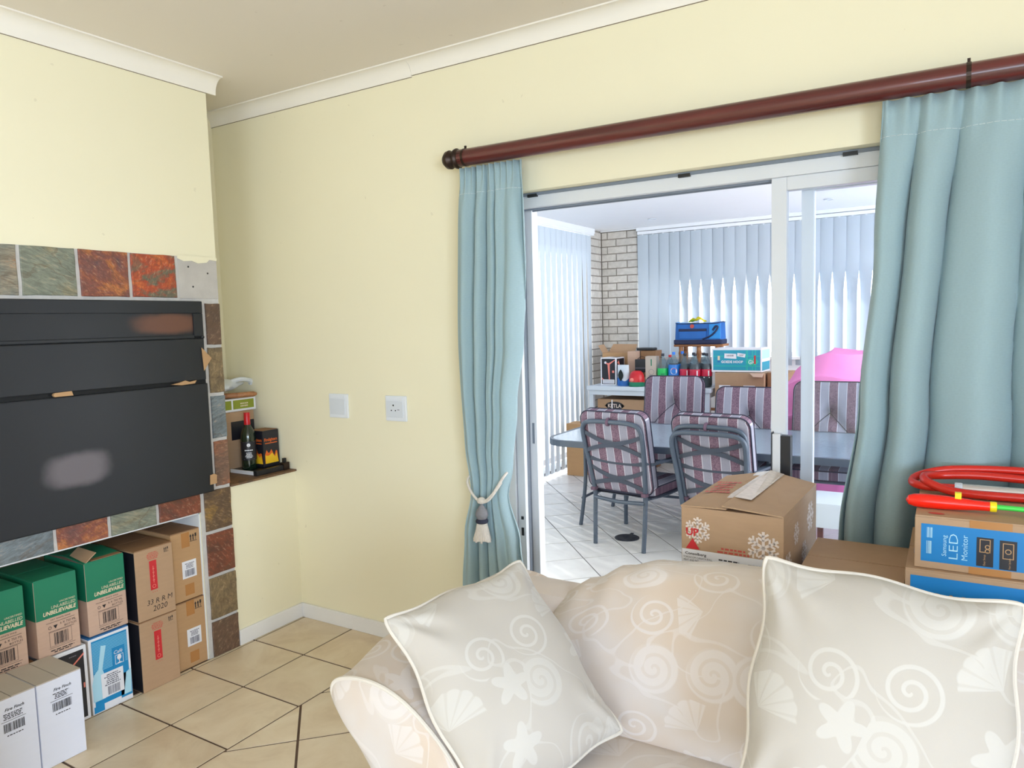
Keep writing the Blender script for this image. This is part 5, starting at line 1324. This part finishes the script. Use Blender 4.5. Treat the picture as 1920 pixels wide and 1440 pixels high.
spots = [
    ('striped patio chair with its back to the door, beside the floor drain', (0.930, 2.405), -9.0, 1.0),
    ('striped patio chair with its back to the door, behind the snowflake carton', (1.600, 2.395), -6.0, 1.0),
    ('striped patio chair facing the door, in front of the drink bottles', (0.765, 3.50), 184.0, 1.105),
    ('striped patio chair facing the door, in front of the labelled cartons', (1.472, 3.22), 180.0, 1.045),
    ('striped patio chair facing the door, in front of the pink bean bag', (2.090, 3.22), 180.0, 1.10),
]
for k, (lab, (x, y), a, sz) in enumerate(spots):
    o = ch if k == 0 else copy_tree(ch)
    o.location = (x, y, PZ); o.rotation_euler = (0, 0, rad(a)); o.scale = (1, 1, sz)
    o['label'] = lab; o['group'] = 'striped patio chairs round the glass table'
    if k == 1:
        hoop = smooth_path([(-0.215, -0.285, 0.36), (-0.232, -0.318, 0.56), (-0.248, -0.372, 0.77), (-0.232, -0.392, 0.850), (-0.165, -0.400, 0.878), (0, -0.402, 0.882), (0.165, -0.400, 0.878), (0.232, -0.392, 0.850), (0.248, -0.372, 0.77), (0.232, -0.318, 0.56), (0.215, -0.285, 0.36)], 5)
        MB().tube(hoop, 0.0165, 10).build('rear_hoop', 'frame', o, smooth=True)

tbx0, tbx1, tby0, tby1, tz = 0.17, 2.85, 2.29, 3.42, 0.60
tb = thing('patio_table', 'long rounded glass-topped patio table with a slate-blue rim', 'table', ((tbx0 + tbx1) / 2, (tby0 + tby1) / 2, PZ))
def rrect(x0, x1, y0, y1, r, n=8):
    out = []
    for cx, cy, a0 in ((x1 - r, y1 - r, 0), (x0 + r, y1 - r, 90), (x0 + r, y0 + r, 180), (x1 - r, y0 + r, 270)):
        for k in range(n + 1): out.append((cx + r * math.cos(rad(a0 + 90 * k / n)), cy + r * math.sin(rad(a0 + 90 * k / n))))
    return out
wb(MB().prism(rrect(tbx0 + 0.02, tbx1 - 0.02, tby0 + 0.02, tby1 - 0.02, 0.20), tz - 0.010, tz - 0.002), 'glass_top', 'tableglass', tb)
o1, o2 = rrect(tbx0, tbx1, tby0, tby1, 0.22), rrect(tbx0 + 0.028, tbx1 - 0.028, tby0 + 0.028, tby1 - 0.028, 0.195); n = len(o1); m = MB()
m.v = [(x, y, z) for pts, z in ((o1, tz - 0.048), (o1, tz), (o2, tz), (o2, tz - 0.048)) for x, y in pts]
for q in range(4): m.f += [(q * n + i, q * n + (i + 1) % n, ((q + 1) % 4) * n + (i + 1) % n, ((q + 1) % 4) * n + i) for i in range(n)]
wb(m, 'rim', 'frame', tb, bevel=0.004)
for lx, ly, sx, sy in ((0.43, 2.56, -1, 0.2), (tbx1 - 0.26, 2.56, 1, 0.2), (0.43, 3.20, -1, 1), (tbx1 - 0.26, 3.20, 1, 1), (1.5, 2.60, 0, 0.2), (1.5, 3.15, 0, 1)):
    wb(MB().tube(smooth_path([(lx + sx * 0.05, ly, PZ), (lx + sx * 0.02, ly, PZ + 0.2), (lx, ly, PZ + 0.4), (lx, ly, tz - 0.012)], 4), 0.015, 10), 'leg', 'frame', tb, smooth=True)
wb(MB().tube([(0.40, 2.56, 0.10), (0.40, 3.20, 0.10)], 0.011, 8).tube([(0.40, 2.88, 0.10), (tbx1 - 0.23, 2.88, 0.10)], 0.011, 8).tube([(tbx1 - 0.23, 2.56, 0.10), (tbx1 - 0.23, 3.20, 0.10)], 0.011, 8), 'stretcher', 'frame', tb, smooth=True)

dr = thing('drain_cover', 'round black slotted drain cover set in the patio floor', 'drain', (0.845, 2.385, PZ))
MB().lathe([(0.092, 0.0), (0.092, 0.004), (0.080, 0.006), (0.080, 0.002)], 28).build('ring', 'drain', dr)
m = MB()
for k in range(-5, 6):
    L = math.sqrt(max(0, 0.080 ** 2 - (k * 0.0145) ** 2)); m.box(-L, L, k * 0.0145 - 0.004, k * 0.0145 + 0.004, 0.0015, 0.006)
m.build('grating', 'drain', dr)
MB().box(-0.012, 0.012, 0.075, 0.112, 0.004, 0.010).build('lift_tab', 'drain', dr, bevel=0.003)

st = thing('padded_stool', 'white padded stool standing on the patio behind the curtain', 'stool', (2.36, 1.95, PZ))
MB().box(-0.19, 0.19, -0.17, 0.17, 0.40, 0.56).build('pad', 'whitecloth', st, bevel=0.045, smooth=True)
for sx in (1, -1):
    for sy in (1, -1): MB().box(sx * 0.13 - 0.018, sx * 0.13 + 0.018, sy * 0.13 - 0.018, sy * 0.13 + 0.018, 0, 0.41).build('leg', 'rod', st)

# ------------------------------------------------------------------ white side table and its load
TT = 0.80
sx0, sx1, sy0, sy1 = -0.50, 0.86, 4.56, 5.14
wt = thing('side_table', 'white painted table with square legs under the drink bottles', 'table', ((sx0 + sx1) / 2, (sy0 + sy1) / 2, PZ))
wb(MB().box(sx0, sx1, sy0, sy1, TT - 0.045, TT), 'table_top', 'bluewhite', wt, bevel=0.008)
wb(MB().box(sx0 + 0.02, sx1 - 0.02, sy0 + 0.02, sy1 - 0.02, TT - 0.095, TT - 0.045), 'apron', 'bluewhite', wt, bevel=0.003)
for lx in (sx0 + 0.045, sx1 - 0.045):
    for ly in (sy0 + 0.045, sy1 - 0.045): wb(MB().box(lx - 0.025, lx + 0.025, ly - 0.025, ly + 0.025, PZ, TT - 0.095), 'leg', 'bluewhite', wt, bevel=0.003)
t, F = carton('badged_carton', 'brown carton with a black oval badge under the white table', (-0.13, 4.86, PZ + 0.40), 0.55, 0.44, 0.375, 0, 'card', None, 'X')
Print().disc(0.20, 0.305, 0.105, 24, 0.045).poly([(0.08, 0.305), (0.12, 0.29), (0.12, 0.32)]).poly([(0.32, 0.305), (0.28, 0.32), (0.28, 0.29)]).put('oval_badge', 'blacksheet', t, F['front'])
Print().text('KETLA', 0.20, 0.286, width=0.155, height=0.040, bold=0.02).put('badge_lettering', 'snow', t, F['front'], 0.0012)
MB().box(-0.275 + 0.165, -0.275 + 0.177, -0.2235, -0.2215, 0.27, 0.37).build('strap', 'paper', t)
carton('plain_carton', 'plain brown carton on the floor beneath the oval-badged carton', (-0.13, 4.86, PZ + 0.0005), 0.56, 0.44, 0.398, 0, 'carddark')
carton('plain_carton', 'tall brown carton on the patio floor next to the vertical blind', (-0.475, 4.32, PZ + 0.0005), 0.20, 0.22, 0.55, 0, 'card2')
bz = TT + 0.001
# open carton at the back
oc = thing('open_carton', 'open brown carton with raised flaps in front of the brick pier', 'box', (-0.31, 4.995, bz))
MB().box(-0.16, 0.16, -0.06, 0.13, 0, 0.34).build('body', 'card2', oc, bevel=0.002)
flap_quad([(-0.16, 0.12, 0.34), (0.16, 0.12, 0.34), (0.17, 0.16, 0.425), (-0.12, 0.16, 0.43)], 0.003).build('flap', 'card', oc)
flap_quad([(-0.16, -0.055, 0.34), (-0.16, 0.12, 0.34), (-0.22, 0.12, 0.43), (-0.22, -0.04, 0.42)], 0.003).build('flap', 'card', oc)
# boxed appliance
ab, F = carton('appliance_box', 'white-edged black box with a coral appliance picture on the white table', (-0.290, 4.80, bz), 0.19, 0.20, 0.30, rad(-4), 'paper', 'paper', 'Y')
Print().rect(0.014, 0.012, 0.176, 0.288).put('black_panel', 'blacksheet', ab, F['front'])
Print().rect(0.014, 0.012, 0.186, 0.288).put('black_panel', 'blacksheet', ab, F['right'])
Print().poly([(0.06, 0.235), (0.085, 0.225), (0.098, 0.06), (0.112, 0.06), (0.112, 0.225), (0.176, 0.272), (0.176, 0.280), (0.100, 0.240), (0.062, 0.245)]).rect(0.140, 0.135, 0.165, 0.160).poly([(0.014, 0.06), (0.04, 0.06), (0.014, 0.085)]).put('appliance_picture', 'coral', ab, F['front'], 0.0012)
Print().poly([(0.02, 0.24), (0.06, 0.27), (0.10, 0.18), (0.06, 0.12), (0.05, 0.125), (0.075, 0.18), (0.05, 0.235)]).put('appliance_picture', 'coral', ab, F['right'], 0.0012)
Print().rect(0.024, 0.018, 0.166, 0.062).disc(0.060, 0.246, 0.014, 12).put('white_label', 'paper', ab, F['front'], 0.0012)
Print().rect(0.030, 0.030, 0.158, 0.034).rect(0.030, 0.046, 0.158, 0.050).put('label_print', 'greyink', ab, F['front'], 0.0018)
Print().rect(0.11, 0.03, 0.18, 0.15).put('top_picture', 'blacksheet', ab, F['top'], 0.0012)
# detergent pouch
dp = thing('detergent_pouch', 'white and blue refill pouch with a dark oval window on the white table', 'pouch', (-0.115, 4.68, bz))
MB().grid(lambda u, v: ((u - 0.5) * (0.140 - 0.012 * v), -0.042 * math.sin(math.pi * u) ** 0.6 * (1 - v ** 2.2) - 0.001, 0.225 * v + 0.0), 14, 12).grid(lambda u, v: ((u - 0.5) * (0.140 - 0.012 * v), 0.042 * math.sin(math.pi * u) ** 0.6 * (1 - v ** 2.2) + 0.001, 0.225 * v + 0.0), 14, 12).build('pouch_body', 'bluewhite', dp, smooth=True)
MB().grid(lambda u, v: ((u - 0.5) * 0.142, -0.0445 * math.sin(math.pi * u) ** 0.6 * (1 - (0.36 * v) ** 2.2) - 0.002, 0.085 * v * (1 - 0.25 * math.sin(math.pi * u) + 0.2 * math.sin(2 * math.pi * u))), 14, 5).build('blue_base', 'bagblue', dp, smooth=True)
MB().grid(lambda u, v: (-0.012 + 0.030 * math.sin(math.pi * v) * math.cos(2 * math.pi * u) * (0.5 + 0.5), -0.047 - 0.002 * math.sin(math.pi * v), 0.05 + 0.13 * v), 14, 10).build('oval_window', 'bottleglass', dp, smooth=True)
rt = thing('red_tub', 'round red plastic tub with a dark green base on the white table', 'tub', (0.045, 4.66, bz))
MB().grid(lambda u, v: ((0.085 * math.cos(math.pi / 2 * v) ** 0.5 if v < 1 else 0.0) * math.cos(2 * math.pi * u), 0.075 * (math.cos(math.pi / 2 * v) ** 0.5 if v < 1 else 0.0) * math.sin(2 * math.pi * u), 0.040 + 0.125 * math.sin(math.pi / 2 * v)), 24, 12, cu=True).build('dome', 'capred', rt, smooth=True)
MB().lathe([(0.078, 0.0), (0.084, 0.008), (0.085, 0.045), (0.082, 0.048)], 24).build('base', 'green', rt, smooth=True, auto=40)
MB().grid(lambda u, v: (-0.028 + 0.024 * v * math.cos(2 * math.pi * u), -0.083 + 0.012 * v * v, 0.070 + 0.022 * v * math.sin(2 * math.pi * u)), 14, 3, cu=True).build('white_emblem', 'coral', rt)
# pile behind
t, F = carton('small_carton', 'small tan carton behind the refill pouch', (-0.085, 4.93, bz), 0.10, 0.16, 0.36, 0, 'card3')
bl_ = thing('flat_case', 'black flat case lying on the small tan cartons', 'case', (0.03, 5.02, bz + 0.3635))
MB().box(-0.10, 0.09, -0.07, 0.07, 0, 0.030).build('body', 'black', bl_, bevel=0.012)
t, F = carton('plain_carton', 'plain brown carton under the black flat case', (0.06, 5.06, bz), 0.17, 0.20, 0.362, 0, 'carddark')
zz_ = bz
for nm, lab, hh, mm in (('book_box', 'cream boxed book at the bottom of the dark stack on the white table', 0.085, 'cream'), ('book_box', 'brown boxed book in the middle of the dark stack on the white table', 0.05, 'carddark'), ('dark_box', 'dark grey box on top of the book stack on the white table', 0.14, 'blacksheet')):
    o = thing(nm, lab, 'box', (0.055, 4.86, zz_)); MB().box(-0.085, 0.085, -0.06, 0.06, 0, hh).build('body', mm, o, bevel=0.003)
    MB().box(-0.080, 0.080, -0.0615, -0.0600, hh * 0.30, hh * 0.36).build('edge_line', 'greyink', o); zz_ += hh + 0.0008
cb_ = thing('black_cable', 'loop of thin black cable resting over the dark box', 'cable', (0.10, 4.83, zz_))
MB().tube(smooth_path([(-0.11, 0.0, 0.003), (-0.06, 0.0, 0.030), (0.0, -0.01, 0.006), (0.06, 0.0, 0.010), (0.11, 0.01, 0.024), (0.16, 0.02, 0.018)], 6), 0.0028, 6).build('loop', 'black', cb_, smooth=True)
t, F = carton('bottle_carton', 'pale carton with a bottle drawing beside the green drink bottle', (0.190, 4.74, bz), 0.120, 0.10, 0.315, 0, 'cardgrey', 'cardgrey')
Print().rect(0.060, 0.215, 0.072, 0.285).put('drawing', 'green', t, F['front'])
Print().ring(0.066, 0.150, 0.030, 0.003, 18).rect(0.036, 0.11, 0.096, 0.116).rect(0.040, 0.09, 0.092, 0.095).put('drawing_lines', 'greyink', t, F['front'])

# drink bottles
def drink(kind, label, x, y, group, h=0.345):
    t = thing('drink_bottle', label, 'bottle', (x, y, bz), 0, group); r = 0.055; k = h / 0.345
    MB().lathe([(0.034, 0.0), (0.048, 0.006), (r, 0.025), (r, 0.19 * k), (0.050, 0.215 * k), (0.036, 0.262 * k), (0.020, 0.300 * k), (0.0145, 0.318 * k), (0.0145, 0.326 * k)], 20).build('bottle', 'pet', t, smooth=True, auto=50)
    lv = {'cola': 0.240, 'pepsi': 0.235, 'lemon': 0.16, 'small': 0.10}[kind] * k
    MB().lathe([(0.032, 0.002), (0.046, 0.008), (r - 0.002, 0.027), (r - 0.002, min(lv, 0.19 * k)), (0.040 if lv > 0.2 * k else 0.047, lv)], 18).build('drink', 'petgreen' if kind in ('lemon', 'small') else 'cola', t, smooth=True, auto=50)
    MB().lathe([(0.0160, 0.318 * k), (0.0165, 0.320 * k), (0.0165, 0.342 * k), (0.0150, 0.345 * k)], 16).build('cap', {'cola': 'capdark', 'pepsi': 'capblue', 'lemon': 'capdark', 'small': 'capred'}[kind], t, smooth=True, auto=40)
    z0, z1 = {'cola': (0.115, 0.185), 'pepsi': (0.10, 0.220), 'lemon': (0.085, 0.190), 'small': (0.08, 0.12)}[kind]
    MB().lathe([(r + 0.0008, z0 * k), (r + 0.0010, (z0 + 0.001) * k), (r + 0.0010, (z1 - 0.001) * k), (r + 0.0008, z1 * k)], 20).build('label', {'cola': 'colared', 'pepsi': 'pepsi', 'lemon': 'lemon', 'small': 'colared'}[kind], t, smooth=True, auto=50)
    ang0 = math.atan2(-2.58 - y, 2.89 - x)
    def wrap(p, name, mat, e=0.0018):
        p.v = [((r + e) * math.cos(ang0 + u / r), (r + e) * math.sin(ang0 + u / r), v) for u, v, _ in p.v]; p.build(name, mat, t, recalc=False)
    if kind == 'pepsi':
        wrap(Print().disc(0, 0.165, 0.034, 22), 'emblem', 'paper')
        wrap(Print().poly([(0.029 * math.cos(rad(a)), 0.165 + 0.029 * math.sin(rad(a))) for a in range(20, 161, 14)]), 'emblem_red', 'red', 0.0024)
        wrap(Print().poly([(0.029 * math.cos(rad(a)), 0.165 + 0.029 * math.sin(rad(a))) for a in range(200, 341, 14)]), 'emblem_blue', 'bluedeep', 0.0024)
    if kind == 'cola': wrap(Print().rect(-0.045, 0.172, 0.045, 0.177).rect(-0.03, 0.098, 0.03, 0.108).rect(0.014, 0.118, 0.026, 0.172), 'white_marks', 'paper')
    if kind == 'lemon': wrap(Print().lines(-0.03, 0.125, 0.03, 0.150, 1, 3), 'lettering', 'green')
    return t
drink('lemon', 'clear drink bottle with a bright green label on the white table', 0.318, 4.70, 'drink bottles on the white table')
drink('small', 'clear drink bottle with a red cap behind the green-labelled bottle', 0.352, 4.83, 'drink bottles on the white table', 0.325)
drink('pepsi', 'drink bottle with a blue label and round red and blue emblem, nearest the green-labelled bottle', 0.436, 4.70, 'drink bottles on the white table', 0.36)
drink('pepsi', 'drink bottle with a blue label standing half behind another blue-labelled bottle', 0.475, 4.86, 'drink bottles on the white table', 0.36)
for x, y, lab in ((0.548, 4.72, 'cola bottle with a red label standing next to the blue-labelled bottles'), (0.590, 4.88, 'cola bottle at the back of the row, behind the one next to the blue labels'), (0.665, 4.68, 'cola bottle with a red label in the middle of the front row'), (0.705, 4.84, 'cola bottle at the back of the row, nearest the wooden stand leg'), (0.772, 4.72, 'cola bottle at the end of the front row next to the labelled cartons')):
    drink('cola', lab, x, y, 'cola bottles on the white table', 0.345)

# wooden stand with the cool bag
sd_ = thing('plant_stand', 'tall light wood stand with turned legs carrying the blue cool bag', 'stand', (0.545, 5.31, PZ))
MB().box(-0.27, 0.27, -0.13, 0.11, 1.315, 1.340).build('stand_top', 'wood', sd_, bevel=0.006)
for lx in (-0.20, 0.0, 0.20):
    for ly in (-0.09, 0.07):
        if lx == 0.0 and ly > 0: continue
        MB().lathe([(0.016, 0.0), (0.020, 0.02), (0.022, 0.40), (0.028, 0.42), (0.022, 0.44), (0.022, 1.02), (0.030, 1.05), (0.024, 1.08), (0.024, 1.22), (0.030, 1.24), (0.024, 1.27), (0.024, 1.316)], 12, (lx, ly, 0)).build('leg', 'wood', sd_, smooth=True, auto=50)
MB().box(-0.20, 0.20, -0.10, -0.08, 0.62, 0.65).build('stretcher', 'wood', sd_)
cbz = PZ + 1.3405
cg = thing('cool_bag', 'blue cool bag with navy trim and front pocket on the wooden stand', 'bag', (0.545, 5.27, cbz))
def bagf(u, v):
    a = 2 * math.pi * u; hx, hy = 0.258 * (1 - 0.02 * v), 0.115 * (1 - 0.10 * v)
    c, s = math.cos(a), math.sin(a); p_ = 0.28
    return (hx * math.copysign(abs(c) ** p_, c), hy * math.copysign(abs(s) ** p_, s), 0.050 + 0.185 * v - 0.012 * math.sin(math.pi * (c * 0.5 + 0.5)) * v)
MB().grid(bagf, 48, 8, cu=True).build('body', 'bagblue', cg, smooth=True, auto=50)
MB().box(-0.262, 0.262, -0.118, 0.112, 0.0, 0.052).build('base', 'bagnavy', cg, bevel=0.012)
MB().grid(lambda u, v: ((u - 0.5) * 0.50, (v - 0.5) * 0.20, 0.232 - 0.012 * math.sin(math.pi * u) + 0.012 * math.sin(math.pi * v)), 12, 6).build('lid', 'bagsky', cg, smooth=True)
MB().tube([Vector(bagf(k / 48, 1.0)) for k in range(48)], 0.005, 6, closed=True).build('rim_piping', 'bagnavy', cg, smooth=True)
MB().box(-0.20, 0.10, -0.124, -0.112, 0.062, 0.150).build('pocket', 'bagblue', cg, bevel=0.004)
MB().box(-0.202, 0.102, -0.127, -0.112, 0.140, 0.168).build('pocket_flap', 'bagnavy', cg, bevel=0.004)
MB().box(0.13, 0.25, -0.120, -0.110, 0.060, 0.215).build('end_panel', 'bagsky', cg, bevel=0.004)
MB().tube(smooth_path([(0.06, -0.125, 0.055), (0.14, -0.128, 0.085), (0.20, -0.128, 0.135), (0.225, -0.126, 0.185), (0.20, -0.124, 0.190), (0.17, -0.124, 0.150)], 5), 0.010, 6).build('strap', 'bagnavy', cg, smooth=True)
MB().lathe([(0.022, -0.1205), (0.022, -0.113)], 16, (-0.055, 0, 0.196), 'Y').build('badge', 'redink', cg)
cl = thing('yellow_cloth', 'crumpled yellow and green cloth lying on the blue cool bag', 'cloth', (0.525, 5.25, cbz + 0.236))
MB().grid(lambda u, v: ((u - 0.5) * 0.17, (v - 0.5) * 0.10, 0.010 + 0.030 * math.sin(math.pi * u) * (1 + 0.5 * math.sin(9 * u + 4 * v)) + 0.010 * math.sin(12 * v + 5 * u)), 16, 12).build('fold', 'yellow', cl, smooth=True)
MB().grid(lambda u, v: (-0.10 + u * 0.07, (v - 0.5) * 0.09, 0.006 + 0.020 * u + 0.006 * math.sin(10 * v)), 6, 8).build('edge', 'lime', cl, smooth=True)

# cartons beneath the teal box
carton('plain_carton', 'plain brown carton at the bottom of the stack under the two labelled cartons', (1.185, 4.82, PZ + 0.0005), 0.60, 0.40, 0.62, 0, 'carddark')
for k, (x, lab) in enumerate(((1.02, 'brown carton with a white label next to the cola bottles'), (1.255, 'brown carton with a white label and a lifted flap under the teal box'))):
    t, F = carton('labelled_carton', lab, (x - 0.01, 4.74 if k == 0 else 4.74, PZ + 0.6215), 0.235, 0.30, 0.455 if k == 0 else 0.455, 0, 'card', None, 'Y', group='labelled cartons under the teal box')
    Print().rect(0.040, 0.285, 0.150, 0.335).put('label', 'paper', t, F['front'])
    Print().lines(0.05, 0.295, 0.14, 0.325, 2, 4 + k).put('label_print', 'greyink', t, F['front'], 0.0012)
    if k == 1: flap_quad([(-0.02, -0.15, 0.456), (0.115, -0.15, 0.452), (0.115, -0.215, 0.420), (0.03, -0.22, 0.425)], 0.003).build('flap', 'card3', t)
t, F = carton('plain_carton', 'reddish brown carton with grey and black marks under the teal box', (1.475, 4.84, PZ + 0.6215), 0.19, 0.38, 0.458, 0, 'carddark')
Print().rect(0.05, 0.38, 0.065, 0.41).rect(0.05, 0.34, 0.062, 0.352).put('marks', 'ink', t, F['front']); Print().disc(0.13, 0.36, 0.018, 12).put('grey_mark', 'cardgrey', t, F['front'])
carton('plain_carton', 'plain brown carton beneath the reddish brown carton', (1.60, 4.80, PZ + 0.0005), 0.22, 0.34, 0.618, 0, 'carddark')
t, F = carton('wine_box', 'teal and white wine box with white capitals on top of the brown cartons', (1.085, 4.83, PZ + 1.0805), 0.49, 0.32, 0.235, rad(-2), 'paper', 'paper', 'X')
Print().rect(0.016, 0.018, 0.478, 0.218).put('teal_panel', 'teal', t, F['front'])
p = Print()
for v in (0.055, 0.062, 0.152, 0.160): p.rect(0.018, v, 0.476, v + 0.003)
for u in (0.34, 0.352, 0.40, 0.43): p.rect(u, 0.020, u + 0.006, 0.216)
p.poly([(0.338, 0.10), (0.372, 0.066), (0.410, 0.060), (0.446, 0.082), (0.462, 0.104), (0.440, 0.130), (0.405, 0.142), (0.365, 0.132)]).put('green_pattern', 'tealgreen', t, F['front'], 0.0010)
Print().text('GOEDE HOOP', 0.205, 0.090, width=0.215, height=0.024, bold=0.03).text('GH', 0.395, 0.080, width=0.062, height=0.042).poly([(0.130, 0.185), (0.245, 0.180), (0.248, 0.132), (0.128, 0.138)][::-1]).poly([(0.258, 0.190), (0.338, 0.178), (0.330, 0.144), (0.254, 0.158)][::-1]).put('white_lettering', 'paper', t, F['front'], 0.0015)
Print().bars(0.150, 0.155, 0.225, 0.172, 4, 16).lines(0.268, 0.160, 0.325, 0.176, 2, 5).put('label_print', 'greyink', t, F['front'], 0.0021)
Print().rect(0.062, 0.118, 0.084, 0.160).put('bottle_picture', 'cream', t, F['front'], 0.0016)
Print().rect(0.060, 0.096, 0.086, 0.112).put('bottle_shadow', 'bluedeep', t, F['front'], 0.0016)
Print().rect(0.418, 0.082, 0.434, 0.165).put('red_bottle_picture', 'red', t, F['front'], 0.0021)
Print().rect(0.014, 0.016, 0.306, 0.100).put('teal_side', 'teal', t, F['right']); Print().rect(0.014, 0.130, 0.306, 0.218).put('pale_side', 'bluepale', t, F['right'])

# pink bean bag
pb = thing('bean_bag', 'large slumped bright pink bean bag in front of the window blinds', 'bean bag', (2.02, 4.12, PZ))
def beanf(u, v):
    a = 2 * math.pi * u; f = v
    r = lerp([(0, 0.0), (0.04, 0.46), (0.25, 0.60), (0.55, 0.56), (0.76, 0.47), (0.92, 0.31), (1.0, 0.0)], f)
    z = lerp([(0, 0.0), (0.06, 0.02), (0.3, 0.35), (0.6, 0.80), (0.8, 1.12), (0.93, 1.30), (1.0, 1.34)], f)
    fold = 0.045 * (1 - 2 * abs(math.sin(3.5 * a + 3.5 * f + 0.8 * math.sin(9 * f)))) * math.sin(math.pi * f) + 0.020 * math.sin(13 * a - 8 * f) * math.sin(math.pi * f)
    fold *= max(0.0, math.sin(math.pi * min(1, f * 1.05))) ** 0.8 * (1 - 0.7 * f)
    x = (r + fold) * math.cos(a) + 0.02 * f; y = (r * 0.8 + fold) * math.sin(a)
    z += 0.04 * math.sin(3 * a + 1.0) * math.sin(math.pi * f) - 0.16 * f * max(0, -math.cos(a)) ** 1.5
    return (x, y, max(0, z))
MB().grid(beanf, 80, 40, cu=True).build('cover', 'pink', pb, smooth=True, merge=True)
kn = thing('blind_chain', 'thin grey chain loop hanging beside the pink bean bag', 'chain', (2.40, 5.405, 1.02))
MB().tube(smooth_path([(0, 0.01, 1.475), (-0.004, 0, 0.25), (-0.02, 0, 0.16), (-0.018, 0, 0.06), (0, 0, 0.0), (0.018, 0, 0.06), (0.02, 0, 0.16), (0.006, 0, 0.25), (0.003, 0.01, 1.475)], 4), 0.003, 6).build('loop', 'greyink', kn, smooth=True)

# details that belong to one part of a thing hang below that part
SUB = {'label_print': 'label', 'lettering': ('blue_panel', 'label', 'black_panel'), 'pale_lettering': 'blue_panel', 'strip_lettering': 'red_strip', 'badge_lettering': 'oval_badge',
       'emblem_red': 'emblem', 'emblem_blue': 'emblem', 'crest': 'label', 'pocket_flap': 'pocket', 'handle_grip': 'handle', 'picture_lettering': 'picture_panel', 'flame_core': 'flame_print',
       'coral_stripe': 'black_panel', 'icon_marks': 'black_icon', 'black_icon': 'blue_panel', 'blue_stripes': 'blue_panel', 'white_lettering': 'teal_panel', 'green_pattern': 'teal_panel',
       'white_marks': 'label', 'appliance_picture': 'black_panel', 'cream_lettering': 'green_print', 'switch_mark': 'module', 'pin_hole': 'module'}
def stem(o): return o.name.split('.')[0]
for root in [o for o in list(COL.objects) if o.parent is None and o.type == 'EMPTY']:
    kids = list(root.children); have = {}
    for k in kids: have.setdefault(stem(k), []).append(k)
    for k in kids:
        want = SUB.get(stem(k))
        if not want: continue
        for w_ in ((want,) if isinstance(want, str) else want):
            if w_ in have and not k.children:
                q = have[w_][0]
                if q.parent is not root or stem(q) in ('black_icon',): continue
                k.parent = q; break
